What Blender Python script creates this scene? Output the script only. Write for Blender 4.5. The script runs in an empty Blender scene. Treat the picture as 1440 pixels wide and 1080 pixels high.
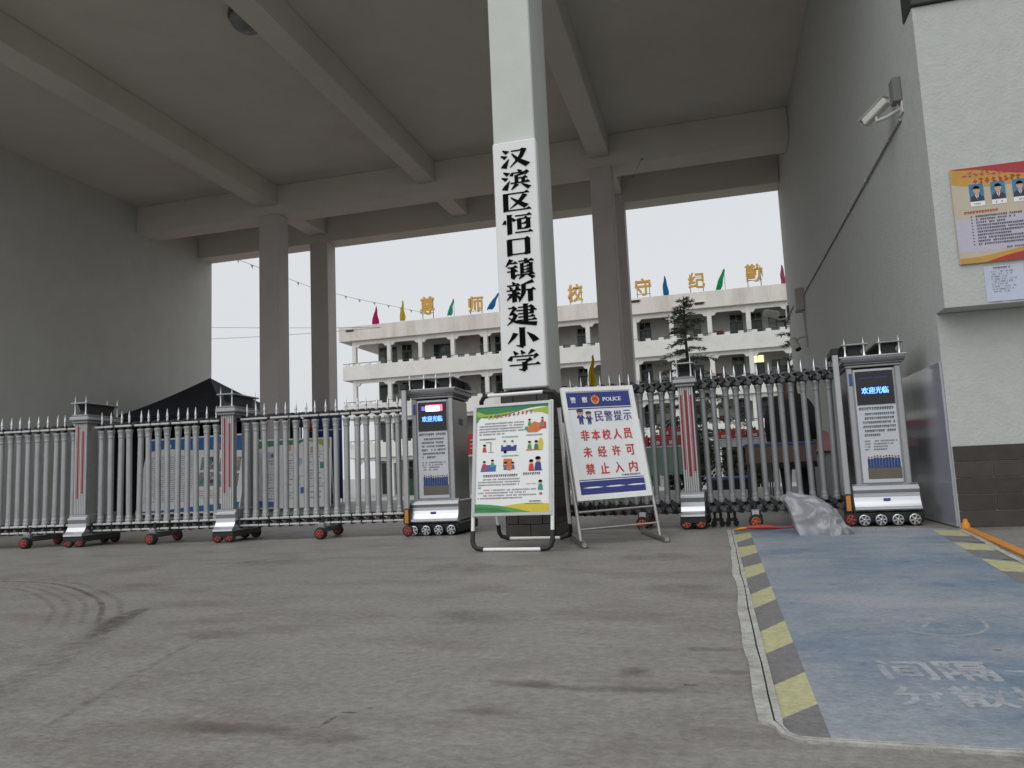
import bpy, bmesh, math, random
from mathutils import Matrix, Vector, noise
R = math.radians
S = bpy.context.scene
COL = S.collection
rnd = random.Random(7)

# ------------------------------------------------------------------ camera, sky, sun, exposure
cam = bpy.data.objects.new('camera', bpy.data.cameras.new('camera'))
COL.objects.link(cam)
cam.data.sensor_width = 36
cam.data.lens = 1060 / 1440 * 36
cam.data.clip_start = 0.05
cam.data.clip_end = 2000
M = Matrix(((0.96512, 0.07145, 0.25187), (0.25818, -0.10014, -0.96089), (-0.04343, 0.99240, -0.11509)))
cam.matrix_world = Matrix.Translation((0, 0, 0.66)) @ M.to_4x4()
S.camera = cam

W = bpy.data.worlds.new('World')
S.world = W
W.use_nodes = True
wn = W.node_tree
wn.nodes.clear()
SUN_EL, SUN_AZ = R(52), R(205)          # overcast: a wide soft sun high behind the photographer
sky = wn.nodes.new('ShaderNodeTexSky')
sky.sky_type = 'NISHITA'
sky.sun_disc = False
sky.sun_elevation = SUN_EL
sky.sun_rotation = SUN_AZ
sky.air_density = 1.0
sky.dust_density = 6.0
hs = wn.nodes.new('ShaderNodeHueSaturation')
hs.inputs['Saturation'].default_value = 0.10
mx = wn.nodes.new('ShaderNodeMix')
mx.data_type = 'RGBA'
mx.inputs[0].default_value = 0.82
mx.inputs[7].default_value = (6.2, 6.42, 6.65, 1)     # the flat cloud deck
bg = wn.nodes.new('ShaderNodeBackground')
bg.inputs['Strength'].default_value = 0.128
wo = wn.nodes.new('ShaderNodeOutputWorld')
wn.links.new(sky.outputs[0], hs.inputs['Color'])
wn.links.new(hs.outputs[0], mx.inputs[6])
wn.links.new(mx.outputs[2], bg.inputs[0])
wn.links.new(bg.outputs[0], wo.inputs[0])

sl = bpy.data.lights.new('sun', 'SUN')
sl.energy = 0.8
sl.angle = R(70)
sl.color = (1.0, 0.985, 0.96)
so = bpy.data.objects.new('sun', sl)
COL.objects.link(so)
sd = Vector((math.sin(SUN_AZ) * math.cos(SUN_EL), math.cos(SUN_AZ) * math.cos(SUN_EL), math.sin(SUN_EL)))
so.rotation_euler = sd.to_track_quat('Z', 'Y').to_euler()
so.location = (0, -10, 20)

S.view_settings.view_transform = 'Standard'
S.view_settings.look = 'None'
S.view_settings.exposure = 0.0
S.view_settings.gamma = 1
S.view_settings.use_curve_mapping = False
S.render.engine = 'CYCLES'
S.cycles.max_bounces = 8
S.cycles.diffuse_bounces = 5
S.cycles.transparent_max_bounces = 12
S.cycles.use_denoising = True
S.cycles.caustics_reflective = False
S.cycles.caustics_refractive = False

# ------------------------------------------------------------------ materials
MATS = {}


def mat(name, col, rough=0.7, metal=0.0, var=0.12, scale=3.0, bump=0.0, bscale=60.0, emit=None, estr=0.0,
        spec=0.5, stretch=None, grime=None, space='pos'):
    """Principled surface with two octaves of tone variation, optional soft stains (grime) and fine relief."""
    m = bpy.data.materials.new(name)
    m.use_nodes = True
    nt = m.node_tree
    b = nt.nodes['Principled BSDF']
    N, L = nt.nodes.new, nt.links.new
    b.inputs['Roughness'].default_value = rough
    b.inputs['Metallic'].default_value = metal
    b.inputs['Specular IOR Level'].default_value = spec
    if emit:
        b.inputs['Emission Color'].default_value = (*emit, 1)
        b.inputs['Emission Strength'].default_value = estr
    if space == 'pos':
        src = N('ShaderNodeNewGeometry').outputs['Position']
    else:
        src = N('ShaderNodeTexCoord').outputs['Object']
    if stretch:
        mp = N('ShaderNodeMapping')
        mp.inputs['Scale'].default_value = stretch
        L(src, mp.inputs[0])
        src = mp.outputs[0]
    if var > 0:
        n1 = N('ShaderNodeTexNoise')
        n1.inputs['Scale'].default_value = scale
        n1.inputs['Detail'].default_value = 7
        n1.inputs['Roughness'].default_value = 0.62
        L(src, n1.inputs['Vector'])
        mr = N('ShaderNodeMapRange')
        mr.inputs[1].default_value = 0.25
        mr.inputs[2].default_value = 0.75
        mr.inputs[3].default_value = 1 - var
        mr.inputs[4].default_value = 1 + var
        L(n1.outputs['Fac'], mr.inputs[0])
        vm = N('ShaderNodeVectorMath')
        vm.operation = 'SCALE'
        vm.inputs[0].default_value = col
        L(mr.outputs[0], vm.inputs['Scale'])
        out = vm.outputs[0]
        if grime:
            gcol, gscale, lo, hi, amt = grime
            n2 = N('ShaderNodeTexNoise')
            n2.inputs['Scale'].default_value = gscale
            n2.inputs['Detail'].default_value = 6
            n2.inputs['Roughness'].default_value = 0.68
            L(src, n2.inputs['Vector'])
            r2 = N('ShaderNodeMapRange')
            r2.inputs[1].default_value = lo
            r2.inputs[2].default_value = hi
            r2.inputs[3].default_value = 0
            r2.inputs[4].default_value = amt
            L(n2.outputs['Fac'], r2.inputs[0])
            mm = N('ShaderNodeMix')
            mm.data_type = 'RGBA'
            mm.inputs[7].default_value = (*gcol, 1)
            L(r2.outputs[0], mm.inputs[0])
            L(out, mm.inputs[6])
            out = mm.outputs[2]
        L(out, b.inputs['Base Color'])
    else:
        b.inputs['Base Color'].default_value = (*col, 1)
    if bump > 0:
        n3 = N('ShaderNodeTexNoise')
        n3.inputs['Scale'].default_value = bscale
        n3.inputs['Detail'].default_value = 5
        L(src, n3.inputs['Vector'])
        bp = N('ShaderNodeBump')
        bp.inputs['Strength'].default_value = bump
        bp.inputs['Distance'].default_value = 0.01
        L(n3.outputs['Fac'], bp.inputs['Height'])
        L(bp.outputs[0], b.inputs['Normal'])
    MATS[name] = m
    return m


def worn(name, col, scale=9.0, lo=0.42, hi=0.6, amount=0.9, base=0.0, rough=0.8):
    """Paint that has rubbed away in patches (transparent where the ground shows)."""
    m = mat(name, col, rough, var=0.15, scale=14)
    nt = m.node_tree
    N, L = nt.nodes.new, nt.links.new
    g = N('ShaderNodeNewGeometry')
    n = N('ShaderNodeTexNoise')
    n.inputs['Scale'].default_value = scale
    n.inputs['Detail'].default_value = 8
    n.inputs['Roughness'].default_value = 0.72
    L(g.outputs['Position'], n.inputs['Vector'])
    r = N('ShaderNodeMapRange')
    r.inputs[1].default_value = lo
    r.inputs[2].default_value = hi
    r.inputs[3].default_value = base
    r.inputs[4].default_value = amount
    L(n.outputs['Fac'], r.inputs[0])
    at = N('ShaderNodeAttribute')
    at.attribute_name = 'fade'
    mu = N('ShaderNodeMath')
    mu.operation = 'MULTIPLY'
    L(r.outputs[0], mu.inputs[0])
    L(at.outputs['Fac'], mu.inputs[1])
    t = N('ShaderNodeBsdfTransparent')
    x = N('ShaderNodeMixShader')
    L(mu.outputs[0], x.inputs[0])
    L(t.outputs[0], x.inputs[1])
    L(nt.nodes['Principled BSDF'].outputs[0], x.inputs[2])
    L(x.outputs[0], nt.nodes['Material Output'].inputs[0])
    return m


mat('bay_paint_shaded', (0.50, 0.52, 0.50), 0.85, var=0.06, scale=9, bump=0.6, bscale=34, grime=((0.42, 0.43, 0.40), 0.9, 0.52, 0.8, 0.35))  # base tone lowered: shade from unbuilt buildings opposite is put into the colour
mat('pillar_paint', (0.60, 0.63, 0.59), 0.85, var=0.05, scale=2.2, bump=0.15, bscale=45, grime=((0.50, 0.51, 0.47), 0.9, 0.52, 0.8, 0.35))
mat('plaster', (0.60, 0.60, 0.57), 0.85, var=0.05, scale=2.2, bump=0.15, bscale=45, grime=((0.52, 0.51, 0.47), 0.9, 0.52, 0.8, 0.35))
mat('ceiling_paint', (0.68, 0.655, 0.615), 0.9, var=0.06, scale=0.8, bump=0.1, bscale=30, grime=((0.56, 0.51, 0.47), 0.5, 0.5, 0.8, 0.5))
mat('column_paint', (0.60, 0.56, 0.54), 0.85, var=0.06, scale=1.4, bump=0.12, bscale=40, grime=((0.45, 0.42, 0.40), 1.2, 0.5, 0.8, 0.4))
cm = mat('concrete', (0.230, 0.217, 0.198), 0.50, var=0.15, scale=3.2, bump=0.45, bscale=48, spec=0.5, stretch=(0.75, 1.3, 1),
         grime=((0.118, 0.094, 0.080), 1.5, 0.50, 0.74, 0.66))


def grain(m, scale, lo, hi):
    """Fine aggregate grain multiplied over a material's broad tones."""
    nt = m.node_tree
    b = nt.nodes['Principled BSDF']
    src = b.inputs['Base Color'].links[0].from_socket
    g = nt.nodes.new('ShaderNodeTexNoise')
    g.inputs['Scale'].default_value = scale
    g.inputs['Detail'].default_value = 9
    g.inputs['Roughness'].default_value = 0.8
    geo = nt.nodes.new('ShaderNodeNewGeometry')
    nt.links.new(geo.outputs['Position'], g.inputs['Vector'])
    r = nt.nodes.new('ShaderNodeMapRange')
    r.inputs[1].default_value, r.inputs[2].default_value, r.inputs[3].default_value, r.inputs[4].default_value = 0.32, 0.68, lo, hi
    nt.links.new(g.outputs['Fac'], r.inputs[0])
    v = nt.nodes.new('ShaderNodeVectorMath')
    v.operation = 'SCALE'
    nt.links.new(src, v.inputs[0])
    nt.links.new(r.outputs[0], v.inputs['Scale'])
    nt.links.new(v.outputs[0], b.inputs['Base Color'])
    return m


grain(cm, 30, 0.66, 1.34)
mat('playground_concrete', (0.33, 0.33, 0.32), 0.9, var=0.1, scale=0.5)
grain(mat('lane_blue', (0.145, 0.202, 0.268), 0.50, var=0.20, scale=10, bump=0.4, bscale=60, stretch=(0.8, 1.2, 1),
           grime=((0.315, 0.322, 0.342), 0.62, 0.40, 0.60, 0.90)), 38, 0.74, 1.26)
grain(mat('stripe_yellow', (0.42, 0.41, 0.225), 0.7, var=0.15, scale=16, bump=0.3, bscale=70, grime=((0.24, 0.23, 0.18), 12, 0.52, 0.72, 0.7)), 45, 0.76, 1.24)
grain(mat('stripe_grey', (0.165, 0.16, 0.162), 0.7, var=0.15, scale=12, bump=0.3, bscale=70), 45, 0.72, 1.28)
grain(mat('kerb_white', (0.40, 0.40, 0.375), 0.85, var=0.2, scale=10, bump=0.4, bscale=60, grime=((0.24, 0.23, 0.20), 6, 0.48, 0.68, 0.8)), 40, 0.8, 1.2)
mat('orange_plastic', (0.60, 0.23, 0.03), 0.5, var=0.15, scale=8, grime=((0.30, 0.13, 0.05), 7, 0.55, 0.75, 0.6))
mat('dark_tile', (0.043, 0.036, 0.031), 0.42, var=0.25, scale=7, bump=0.12, bscale=40)
mat('dark_tile_two', (0.055, 0.046, 0.039), 0.45, var=0.25, scale=7, bump=0.12, bscale=40)
mat('dark_grout', (0.022, 0.020, 0.018), 0.9, var=0.1)
mat('gloss_panel', (0.36, 0.37, 0.42), 0.10, var=0.06, scale=2, spec=0.7)
mat('joint_seal', (0.20, 0.20, 0.21), 0.8, var=0.05)
mat('fascia_dark', (0.035, 0.038, 0.036), 0.6, var=0.15)
mat('alu', (0.42, 0.43, 0.435), 0.42, 0.55, var=0.08, scale=9, grime=((0.26, 0.255, 0.25), 5, 0.5, 0.8, 0.4))
mat('alu_dull', (0.27, 0.28, 0.285), 0.45, 0.45, var=0.10, scale=9, grime=((0.2, 0.2, 0.2), 5, 0.5, 0.8, 0.4))
mat('skirt_metal', (0.50, 0.51, 0.53), 0.30, 1.0, var=0.10, scale=3, stretch=(0.4, 3, 6))
mat('chrome', (0.72, 0.73, 0.75), 0.16, 1.0, var=0.05, scale=12)
mat('steel_side', (0.34, 0.33, 0.33), 0.24, 1.0, var=0.10, scale=1.5, stretch=(6, 6, 0.6))
mat('black_plastic', (0.018, 0.018, 0.019), 0.5, var=0.2, scale=10)
mat('knuckle_grey', (0.085, 0.085, 0.088), 0.4, 0.2, var=0.2, scale=20)
mat('rubber', (0.02, 0.02, 0.02), 0.8, var=0.2)
mat('orange_hub', (0.55, 0.095, 0.02), 0.45, var=0.2, scale=30)
mat('red_hub', (0.40, 0.05, 0.04), 0.5, var=0.2, scale=30)
mat('stripe_red', (0.36, 0.018, 0.04), 0.5, var=0.08)
mat('post_front', (0.56, 0.56, 0.56), 0.4, 0.25, var=0.07, scale=9)
mat('screen_black', (0.010, 0.009, 0.014), 0.2, var=0.1, spec=0.6)
mat('led_blue', (0.1, 0.2, 0.8), 0.5, var=0.0, emit=(0.09, 0.26, 1.0), estr=3.6)
mat('led_white', (0.8, 0.8, 0.9), 0.5, var=0.0, emit=(0.75, 0.72, 1.0), estr=4.0)
mat('led_red', (0.8, 0.1, 0.2), 0.5, var=0.0, emit=(1.0, 0.09, 0.20), estr=2.6)
mat('led_violet', (0.2, 0.1, 0.6), 0.5, var=0.0, emit=(0.14, 0.10, 0.85), estr=1.5)
mat('panel_print', (0.62, 0.64, 0.68), 0.45, var=0.05, scale=6)
mat('ink_dark', (0.035, 0.04, 0.055), 0.6, var=0.1)
mat('ink_black', (0.004, 0.004, 0.004), 0.9, var=0.0, spec=0.1)
mat('ink_grey', (0.16, 0.16, 0.17), 0.7, var=0.1)
mat('blue_clothes', (0.025, 0.065, 0.21), 0.6, var=0.45, scale=45)
mat('panel_brown', (0.145, 0.125, 0.10), 0.5, var=0.12, scale=10)
mat('sticker_blue', (0.05, 0.09, 0.30), 0.4, var=0.2, scale=40)
mat('board_white', (0.84, 0.84, 0.84), 0.6, var=0.03, scale=4)
mat('frame_white', (0.86, 0.87, 0.86), 0.45, var=0.05, scale=12, grime=((0.45, 0.43, 0.40), 14, 0.6, 0.8, 0.5))
mat('frame_grey', (0.45, 0.46, 0.46), 0.35, 0.5, var=0.06)
mat('steel_tube', (0.42, 0.40, 0.385), 0.3, 0.9, var=0.12, scale=14, grime=((0.2, 0.17, 0.14), 12, 0.55, 0.75, 0.6))
mat('poster_white', (0.83, 0.85, 0.84), 0.35, var=0.03, scale=5)
mat('green_dark', (0.02, 0.20, 0.07), 0.4, var=0.2, scale=8)
mat('green_mid', (0.06, 0.32, 0.06), 0.4, var=0.15, scale=8)
mat('green_lime', (0.33, 0.47, 0.03), 0.4, var=0.12, scale=8)
mat('yellow_print', (0.62, 0.50, 0.03), 0.4, var=0.1)
mat('orange_print', (0.62, 0.16, 0.03), 0.4, var=0.15, scale=30)
mat('red_print', (0.56, 0.035, 0.025), 0.45, var=0.1)
mat('magenta_print', (0.45, 0.04, 0.14), 0.45, var=0.1)
mat('blue_print', (0.03, 0.14, 0.42), 0.45, var=0.15, scale=20)
mat('teal_print', (0.04, 0.30, 0.24), 0.45, var=0.15)
mat('skin_print', (0.62, 0.38, 0.26), 0.5, var=0.06)
mat('navy_print', (0.022, 0.035, 0.21), 0.4, var=0.08, scale=6)
mat('white_print', (0.86, 0.87, 0.88), 0.5, var=0.02)
mat('sign_grey', (0.80, 0.81, 0.82), 0.4, var=0.03, scale=5)
mat('poster_gold', (0.55, 0.30, 0.05), 0.35, var=0.16, scale=5)
mat('poster_pale', (0.50, 0.48, 0.57), 0.35, var=0.06, scale=4)
mat('poster_cream', (0.53, 0.47, 0.36), 0.35, var=0.08, scale=4)
mat('poster_red', (0.40, 0.035, 0.03), 0.35, var=0.15, scale=5)
mat('portrait_blue', (0.05, 0.20, 0.36), 0.4, var=0.15, scale=20)
mat('paper_blue', (0.53, 0.57, 0.70), 0.6, var=0.05, scale=8)
mat('cctv_white', (0.66, 0.66, 0.62), 0.45, var=0.05, scale=10)
mat('cctv_grey', (0.20, 0.20, 0.19), 0.6, var=0.1)
mat('conduit_grey', (0.46, 0.43, 0.40), 0.6, var=0.12, scale=8)
mat('lamp_glass', (0.22, 0.24, 0.23), 0.25, var=0.15, scale=6)
mat('lamp_rim', (0.06, 0.06, 0.055), 0.4, var=0.1)
mat('tent_navy', (0.012, 0.013, 0.028), 0.75, var=0.25, scale=2.5)
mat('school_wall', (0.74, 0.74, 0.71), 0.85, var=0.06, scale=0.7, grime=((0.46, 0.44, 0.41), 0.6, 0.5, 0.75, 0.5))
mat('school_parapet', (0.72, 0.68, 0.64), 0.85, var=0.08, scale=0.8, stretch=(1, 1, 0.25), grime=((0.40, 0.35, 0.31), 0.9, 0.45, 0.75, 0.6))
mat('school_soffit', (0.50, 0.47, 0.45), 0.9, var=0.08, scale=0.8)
mat('door_green', (0.024, 0.095, 0.055), 0.6, var=0.2, scale=1.5)
mat('window_dark', (0.018, 0.024, 0.022), 0.15, var=0.2, scale=1.0)
mat('window_mid', (0.06, 0.075, 0.07), 0.12, var=0.3, scale=1.0)
mat('curtain', (0.26, 0.27, 0.25), 0.7, var=0.25, scale=4, stretch=(6, 1, 0.4))
mat('window_frame', (0.30, 0.33, 0.31), 0.5, var=0.05)
mat('lit_pane', (0.8, 0.85, 0.6), 0.5, var=0.0, emit=(0.90, 1.0, 0.48), estr=1.3)
mat('board_red', (0.24, 0.02, 0.03), 0.6, var=0.1)
mat('rail_dark', (0.04, 0.04, 0.04), 0.6, var=0.1)
mat('gold_letter', (0.55, 0.31, 0.06), 0.38, 0.35, var=0.15, scale=4)
mat('letter_frame', (0.07, 0.055, 0.06), 0.6, var=0.2)
for nm, c in dict(pink=(0.50, 0.015, 0.12), yellow=(0.62, 0.48, 0.02), teal=(0.05, 0.42, 0.27), blue=(0.02, 0.19, 0.42),
                  green=(0.02, 0.40, 0.13), rose=(0.48, 0.10, 0.22)).items():
    fm = mat('flag_' + nm, c, 0.8, var=0.12, scale=3)
    _tr = fm.node_tree.nodes.new('ShaderNodeBsdfTranslucent')
    _tr.inputs[0].default_value = (*c, 1)
    _mx = fm.node_tree.nodes.new('ShaderNodeMixShader')
    _mx.inputs[0].default_value = 0.45
    fm.node_tree.links.new(fm.node_tree.nodes['Principled BSDF'].outputs[0], _mx.inputs[1])
    fm.node_tree.links.new(_tr.outputs[0], _mx.inputs[2])
    fm.node_tree.links.new(_mx.outputs[0], fm.node_tree.nodes['Material Output'].inputs[0])
mat('wire', (0.14, 0.14, 0.15), 0.7, var=0.05)
mat('bark', (0.05, 0.04, 0.03), 0.9, var=0.3, scale=8)
mat('needles', (0.036, 0.050, 0.032), 0.8, var=0.45, scale=2.5)
mat('needles_light', (0.070, 0.085, 0.055), 0.8, var=0.4, scale=2.5)
mat('track_red', (0.30, 0.075, 0.06), 0.85, var=0.12, scale=1.0)
mat('turf', (0.055, 0.125, 0.04), 0.9, var=0.2, scale=1.5)
mat('line_cream', (0.55, 0.52, 0.42), 0.85, var=0.1)
mat('cloth_white', (0.55, 0.55, 0.56), 0.85, var=0.06)
mat('cloth_green', (0.17, 0.25, 0.21), 0.85, var=0.1)
mat('cloth_pink', (0.38, 0.17, 0.18), 0.85, var=0.12, scale=5)
mat('gift_red', (0.42, 0.025, 0.05), 0.5, var=0.25, scale=9)
mat('table_blue', (0.04, 0.09, 0.30), 0.5, var=0.1)
mat('table_brown', (0.12, 0.08, 0.065), 0.6, var=0.1)
mat('cabinet_grey', (0.26, 0.28, 0.28), 0.4, var=0.1)
mat('coat_black', (0.012, 0.012, 0.014), 0.85, var=0.25, scale=12)
mat('trousers_black', (0.010, 0.010, 0.012), 0.85, var=0.2, scale=12)
mat('hair_brown', (0.040, 0.016, 0.010), 0.6, var=0.35, scale=25)
mat('skin', (0.42, 0.25, 0.18), 0.55, var=0.08, scale=12)
grain(mat('lane_print', (0.34, 0.36, 0.385), 0.6, var=0.12, scale=20, bump=0.3, bscale=60, grime=((0.205, 0.235, 0.275), 9, 0.44, 0.62, 0.9)), 38, 0.76, 1.24)
grain(mat('lane_print_faint', (0.30, 0.318, 0.34), 0.6, var=0.12, scale=20, bump=0.3, bscale=60, grime=((0.21, 0.235, 0.27), 9, 0.42, 0.60, 0.95)), 38, 0.76, 1.24)
worn('skid_rubber', (0.070, 0.058, 0.050), scale=13, lo=0.34, hi=0.66, amount=0.62, base=0.0)
worn('skid_light', (0.105, 0.090, 0.078), scale=17, lo=0.40, hi=0.72, amount=0.40, base=0.0)
worn('brown_smear', (0.085, 0.062, 0.050), scale=9, lo=0.30, hi=0.70, amount=0.52, base=0.03)
worn('brown_faint', (0.11, 0.088, 0.074), scale=7, lo=0.36, hi=0.72, amount=0.42, base=0.0)
worn('damp_stain', (0.060, 0.045, 0.038), scale=20, lo=0.38, hi=0.6, amount=0.75, base=0.0)

# translucent crumpled polythene
bagm = mat('polythene', (0.36, 0.365, 0.39), 0.13, var=0.10, scale=9, spec=1.0, bump=0.25, bscale=16)
_nt = bagm.node_tree
_t = _nt.nodes.new('ShaderNodeBsdfTransparent')
_x = _nt.nodes.new('ShaderNodeMixShader')
_x.inputs[0].default_value = 0.66
_nt.links.new(_t.outputs[0], _x.inputs[1])
_nt.links.new(_nt.nodes['Principled BSDF'].outputs[0], _x.inputs[2])
_nt.links.new(_x.outputs[0], _nt.nodes['Material Output'].inputs[0])


# ------------------------------------------------------------------ mesh helpers
class MB:
    """Collects shapes and builds them as one mesh."""

    def __init__(s, T=None):
        s.v, s.f, s.m, s.s, s.mats = [], [], [], [], []
        s.T = T

    def mi(s, name):
        if name not in s.mats:
            s.mats.append(name)
        return s.mats.index(name)

    def add(s, verts, faces, mat, smooth=False):
        o = len(s.v)
        if s.T is not None:
            verts = [s.T @ Vector(p) for p in verts]
        s.v.extend([tuple(p) for p in verts])
        k = s.mi(mat)
        for f in faces:
            s.f.append(tuple(o + i for i in f))
            s.m.append(k)
            s.s.append(smooth)

    def box(s, x0, x1, y0, y1, z0, z1, mat, bev=0.0, Tm=None):
        if x1 < x0: x0, x1 = x1, x0
        if y1 < y0: y0, y1 = y1, y0
        if z1 < z0: z0, z1 = z1, z0
        b = min(bev, (x1 - x0) * .45, (y1 - y0) * .45, (z1 - z0) * .45)
        if b <= 0:
            V = [(x, y, z) for x in (x0, x1) for y in (y0, y1) for z in (z0, z1)]
            F = [(0, 1, 3, 2), (4, 6, 7, 5), (0, 4, 5, 1), (2, 3, 7, 6), (0, 2, 6, 4), (1, 5, 7, 3)]
        else:
            V, F, idx = [], [], {}
            X, Y, Z = (x0, x1), (y0, y1), (z0, z1)
            for i in (0, 1):
                for j in (0, 1):
                    for k in (0, 1):
                        si, sj, sk = (1 - 2 * i) * b, (1 - 2 * j) * b, (1 - 2 * k) * b
                        for a, p in enumerate(((X[i], Y[j] + sj, Z[k] + sk), (X[i] + si, Y[j], Z[k] + sk), (X[i] + si, Y[j] + sj, Z[k]))):
                            idx[i, j, k, a] = len(V)
                            V.append(p)
            g = lambda i, j, k, a: idx[i, j, k, a]
            for i in (0, 1):
                F.append([g(i, 0, 0, 0), g(i, 0, 1, 0), g(i, 1, 1, 0), g(i, 1, 0, 0)])
                F.append([g(0, i, 0, 1), g(0, i, 1, 1), g(1, i, 1, 1), g(1, i, 0, 1)])
                F.append([g(0, 0, i, 2), g(0, 1, i, 2), g(1, 1, i, 2), g(1, 0, i, 2)])
            for a in (0, 1):
                for c in (0, 1):
                    F.append([g(a, c, 0, 0), g(a, c, 1, 0), g(a, c, 1, 1), g(a, c, 0, 1)])
                    F.append([g(a, 0, c, 0), g(a, 1, c, 0), g(a, 1, c, 2), g(a, 0, c, 2)])
                    F.append([g(0, a, c, 1), g(1, a, c, 1), g(1, a, c, 2), g(0, a, c, 2)])
                    for d in (0, 1):
                        F.append([g(a, c, d, 0), g(a, c, d, 1), g(a, c, d, 2)])
            cx = Vector(((x0 + x1) / 2, (y0 + y1) / 2, (z0 + z1) / 2))
            FF = []
            for f in F:
                p = [Vector(V[i]) for i in f]
                n = (p[1] - p[0]).cross(p[2] - p[0])
                FF.append(tuple(f) if n.dot(sum(p, Vector()) / len(p) - cx) > 0 else tuple(reversed(f)))
            F = FF
        if Tm is not None:
            V = [Tm @ Vector(p) for p in V]
        s.add(V, F, mat)

    def tube(s, pts, r, mat, n=10, cap=True):
        pts = [Vector(p) for p in pts]
        rr = r if isinstance(r, (list, tuple)) else [r] * len(pts)
        d0 = (pts[1] - pts[0]).normalized()
        u = d0.orthogonal().normalized()
        V, F = [], []
        for i, p in enumerate(pts):
            d = ((pts[min(i + 1, len(pts) - 1)] - pts[max(i - 1, 0)])).normalized()
            u = (u - d * u.dot(d)).normalized()
            w = d.cross(u)
            for k in range(n):
                a = 2 * math.pi * k / n
                V.append(p + (u * math.cos(a) + w * math.sin(a)) * rr[i])
        for i in range(len(pts) - 1):
            for k in range(n):
                F.append((i * n + k, i * n + (k + 1) % n, (i + 1) * n + (k + 1) % n, (i + 1) * n + k))
        s.add(V, F, mat, n > 5)
        if cap:
            s.add(V[:n], [tuple(range(n - 1, -1, -1))], mat)
            s.add(V[-n:], [tuple(range(n))], mat)

    def lathe(s, prof, c, mat, n=12, axis='z', smooth=True):
        V, F = [], []
        c = Vector(c)
        for r, h in prof:
            for k in range(n):
                a = 2 * math.pi * k / n
                x, y = r * math.cos(a), r * math.sin(a)
                p = (x, y, h) if axis == 'z' else ((x, -h, y) if axis == 'y' else (h, x, y))
                V.append(c + Vector(p))
        for i in range(len(prof) - 1):
            for k in range(n):
                F.append((i * n + k, i * n + (k + 1) % n, (i + 1) * n + (k + 1) % n, (i + 1) * n + k))
        s.add(V, F, mat, smooth)
        s.add(V[:n], [tuple(range(n - 1, -1, -1))], mat)
        s.add(V[-n:], [tuple(range(n))], mat)

    def prism(s, poly, a, b, mat, axis='x', smooth=False):
        """poly = 2D outline; axis 'x': poly is (y,z) from x=a to b; 'y': (x,z); 'z': (x,y)."""
        P = {'x': lambda p, t: (t, p[0], p[1]), 'y': lambda p, t: (p[0], t, p[1]), 'z': lambda p, t: (p[0], p[1], t)}[axis]
        n = len(poly)
        A, B = [P(p, a) for p in poly], [P(p, b) for p in poly]
        s.add(A + B, [(i, (i + 1) % n, n + (i + 1) % n, n + i) for i in range(n)], mat, smooth)
        s.add(A, [tuple(range(n - 1, -1, -1))], mat)
        s.add(B, [tuple(range(n))], mat)

    def build(s, name, parent=None, loc=None, **kw):
        me = bpy.data.meshes.new(name)
        me.from_pydata(s.v, [], s.f)
        for k in s.mats:
            me.materials.append(MATS[k])
        me.polygons.foreach_set('material_index', s.m)
        me.polygons.foreach_set('use_smooth', s.s)
        me.validate()
        bm = bmesh.new()
        bm.from_mesh(me)
        bmesh.ops.recalc_face_normals(bm, faces=bm.faces)
        bm.to_mesh(me)
        bm.free()
        return link(name, me, parent, loc, **kw)


def link(name, me, parent=None, loc=None, **kw):
    o = bpy.data.objects.new(name, me)
    COL.objects.link(o)
    if parent is not None:
        o.parent = parent
    if loc is not None:
        o.location = loc
    for k, v in kw.items():
        o[k] = v
    return o


def thing(name, label, cat, loc=(0, 0, 0), rz=0.0, group=None, mw=None):
    o = bpy.data.objects.new(name, None)
    COL.objects.link(o)
    o.empty_display_size = 0.1
    o.location = loc
    o.rotation_euler = (0, 0, rz)
    if mw is not None:
        o.matrix_world = mw
    o['label'] = label
    o['category'] = cat
    if group:
        o['group'] = group
    return o


def tag(o, label, cat, group=None):
    o['label'] = label
    o['category'] = cat
    if group:
        o['group'] = group
    return o


# ------------------------------------------------------------------ lettering
_TX = {}


def glyphs(text, off=0.0):
    if (text, off) not in _TX:
        c = bpy.data.curves.new('letters', 'FONT')
        c.body = text
        c.resolution_u = 2
        c.offset = off
        o = bpy.data.objects.new('letters', c)
        COL.objects.link(o)
        me = bpy.data.meshes.new_from_object(o.evaluated_get(bpy.context.evaluated_depsgraph_get()))
        V = [(v.co.x, v.co.y) for v in me.vertices]
        F = [tuple(p.vertices) for p in me.polygons]
        bpy.data.objects.remove(o)
        bpy.data.curves.remove(c)
        bpy.data.meshes.remove(me)
        x0, x1 = min(p[0] for p in V), max(p[0] for p in V)
        y0, y1 = min(p[1] for p in V), max(p[1] for p in V)
        _TX[text, off] = ([((x - x0) / (x1 - x0), (y - y0) / (y1 - y0)) for x, y in V], F)
    return _TX[text, off]


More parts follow.
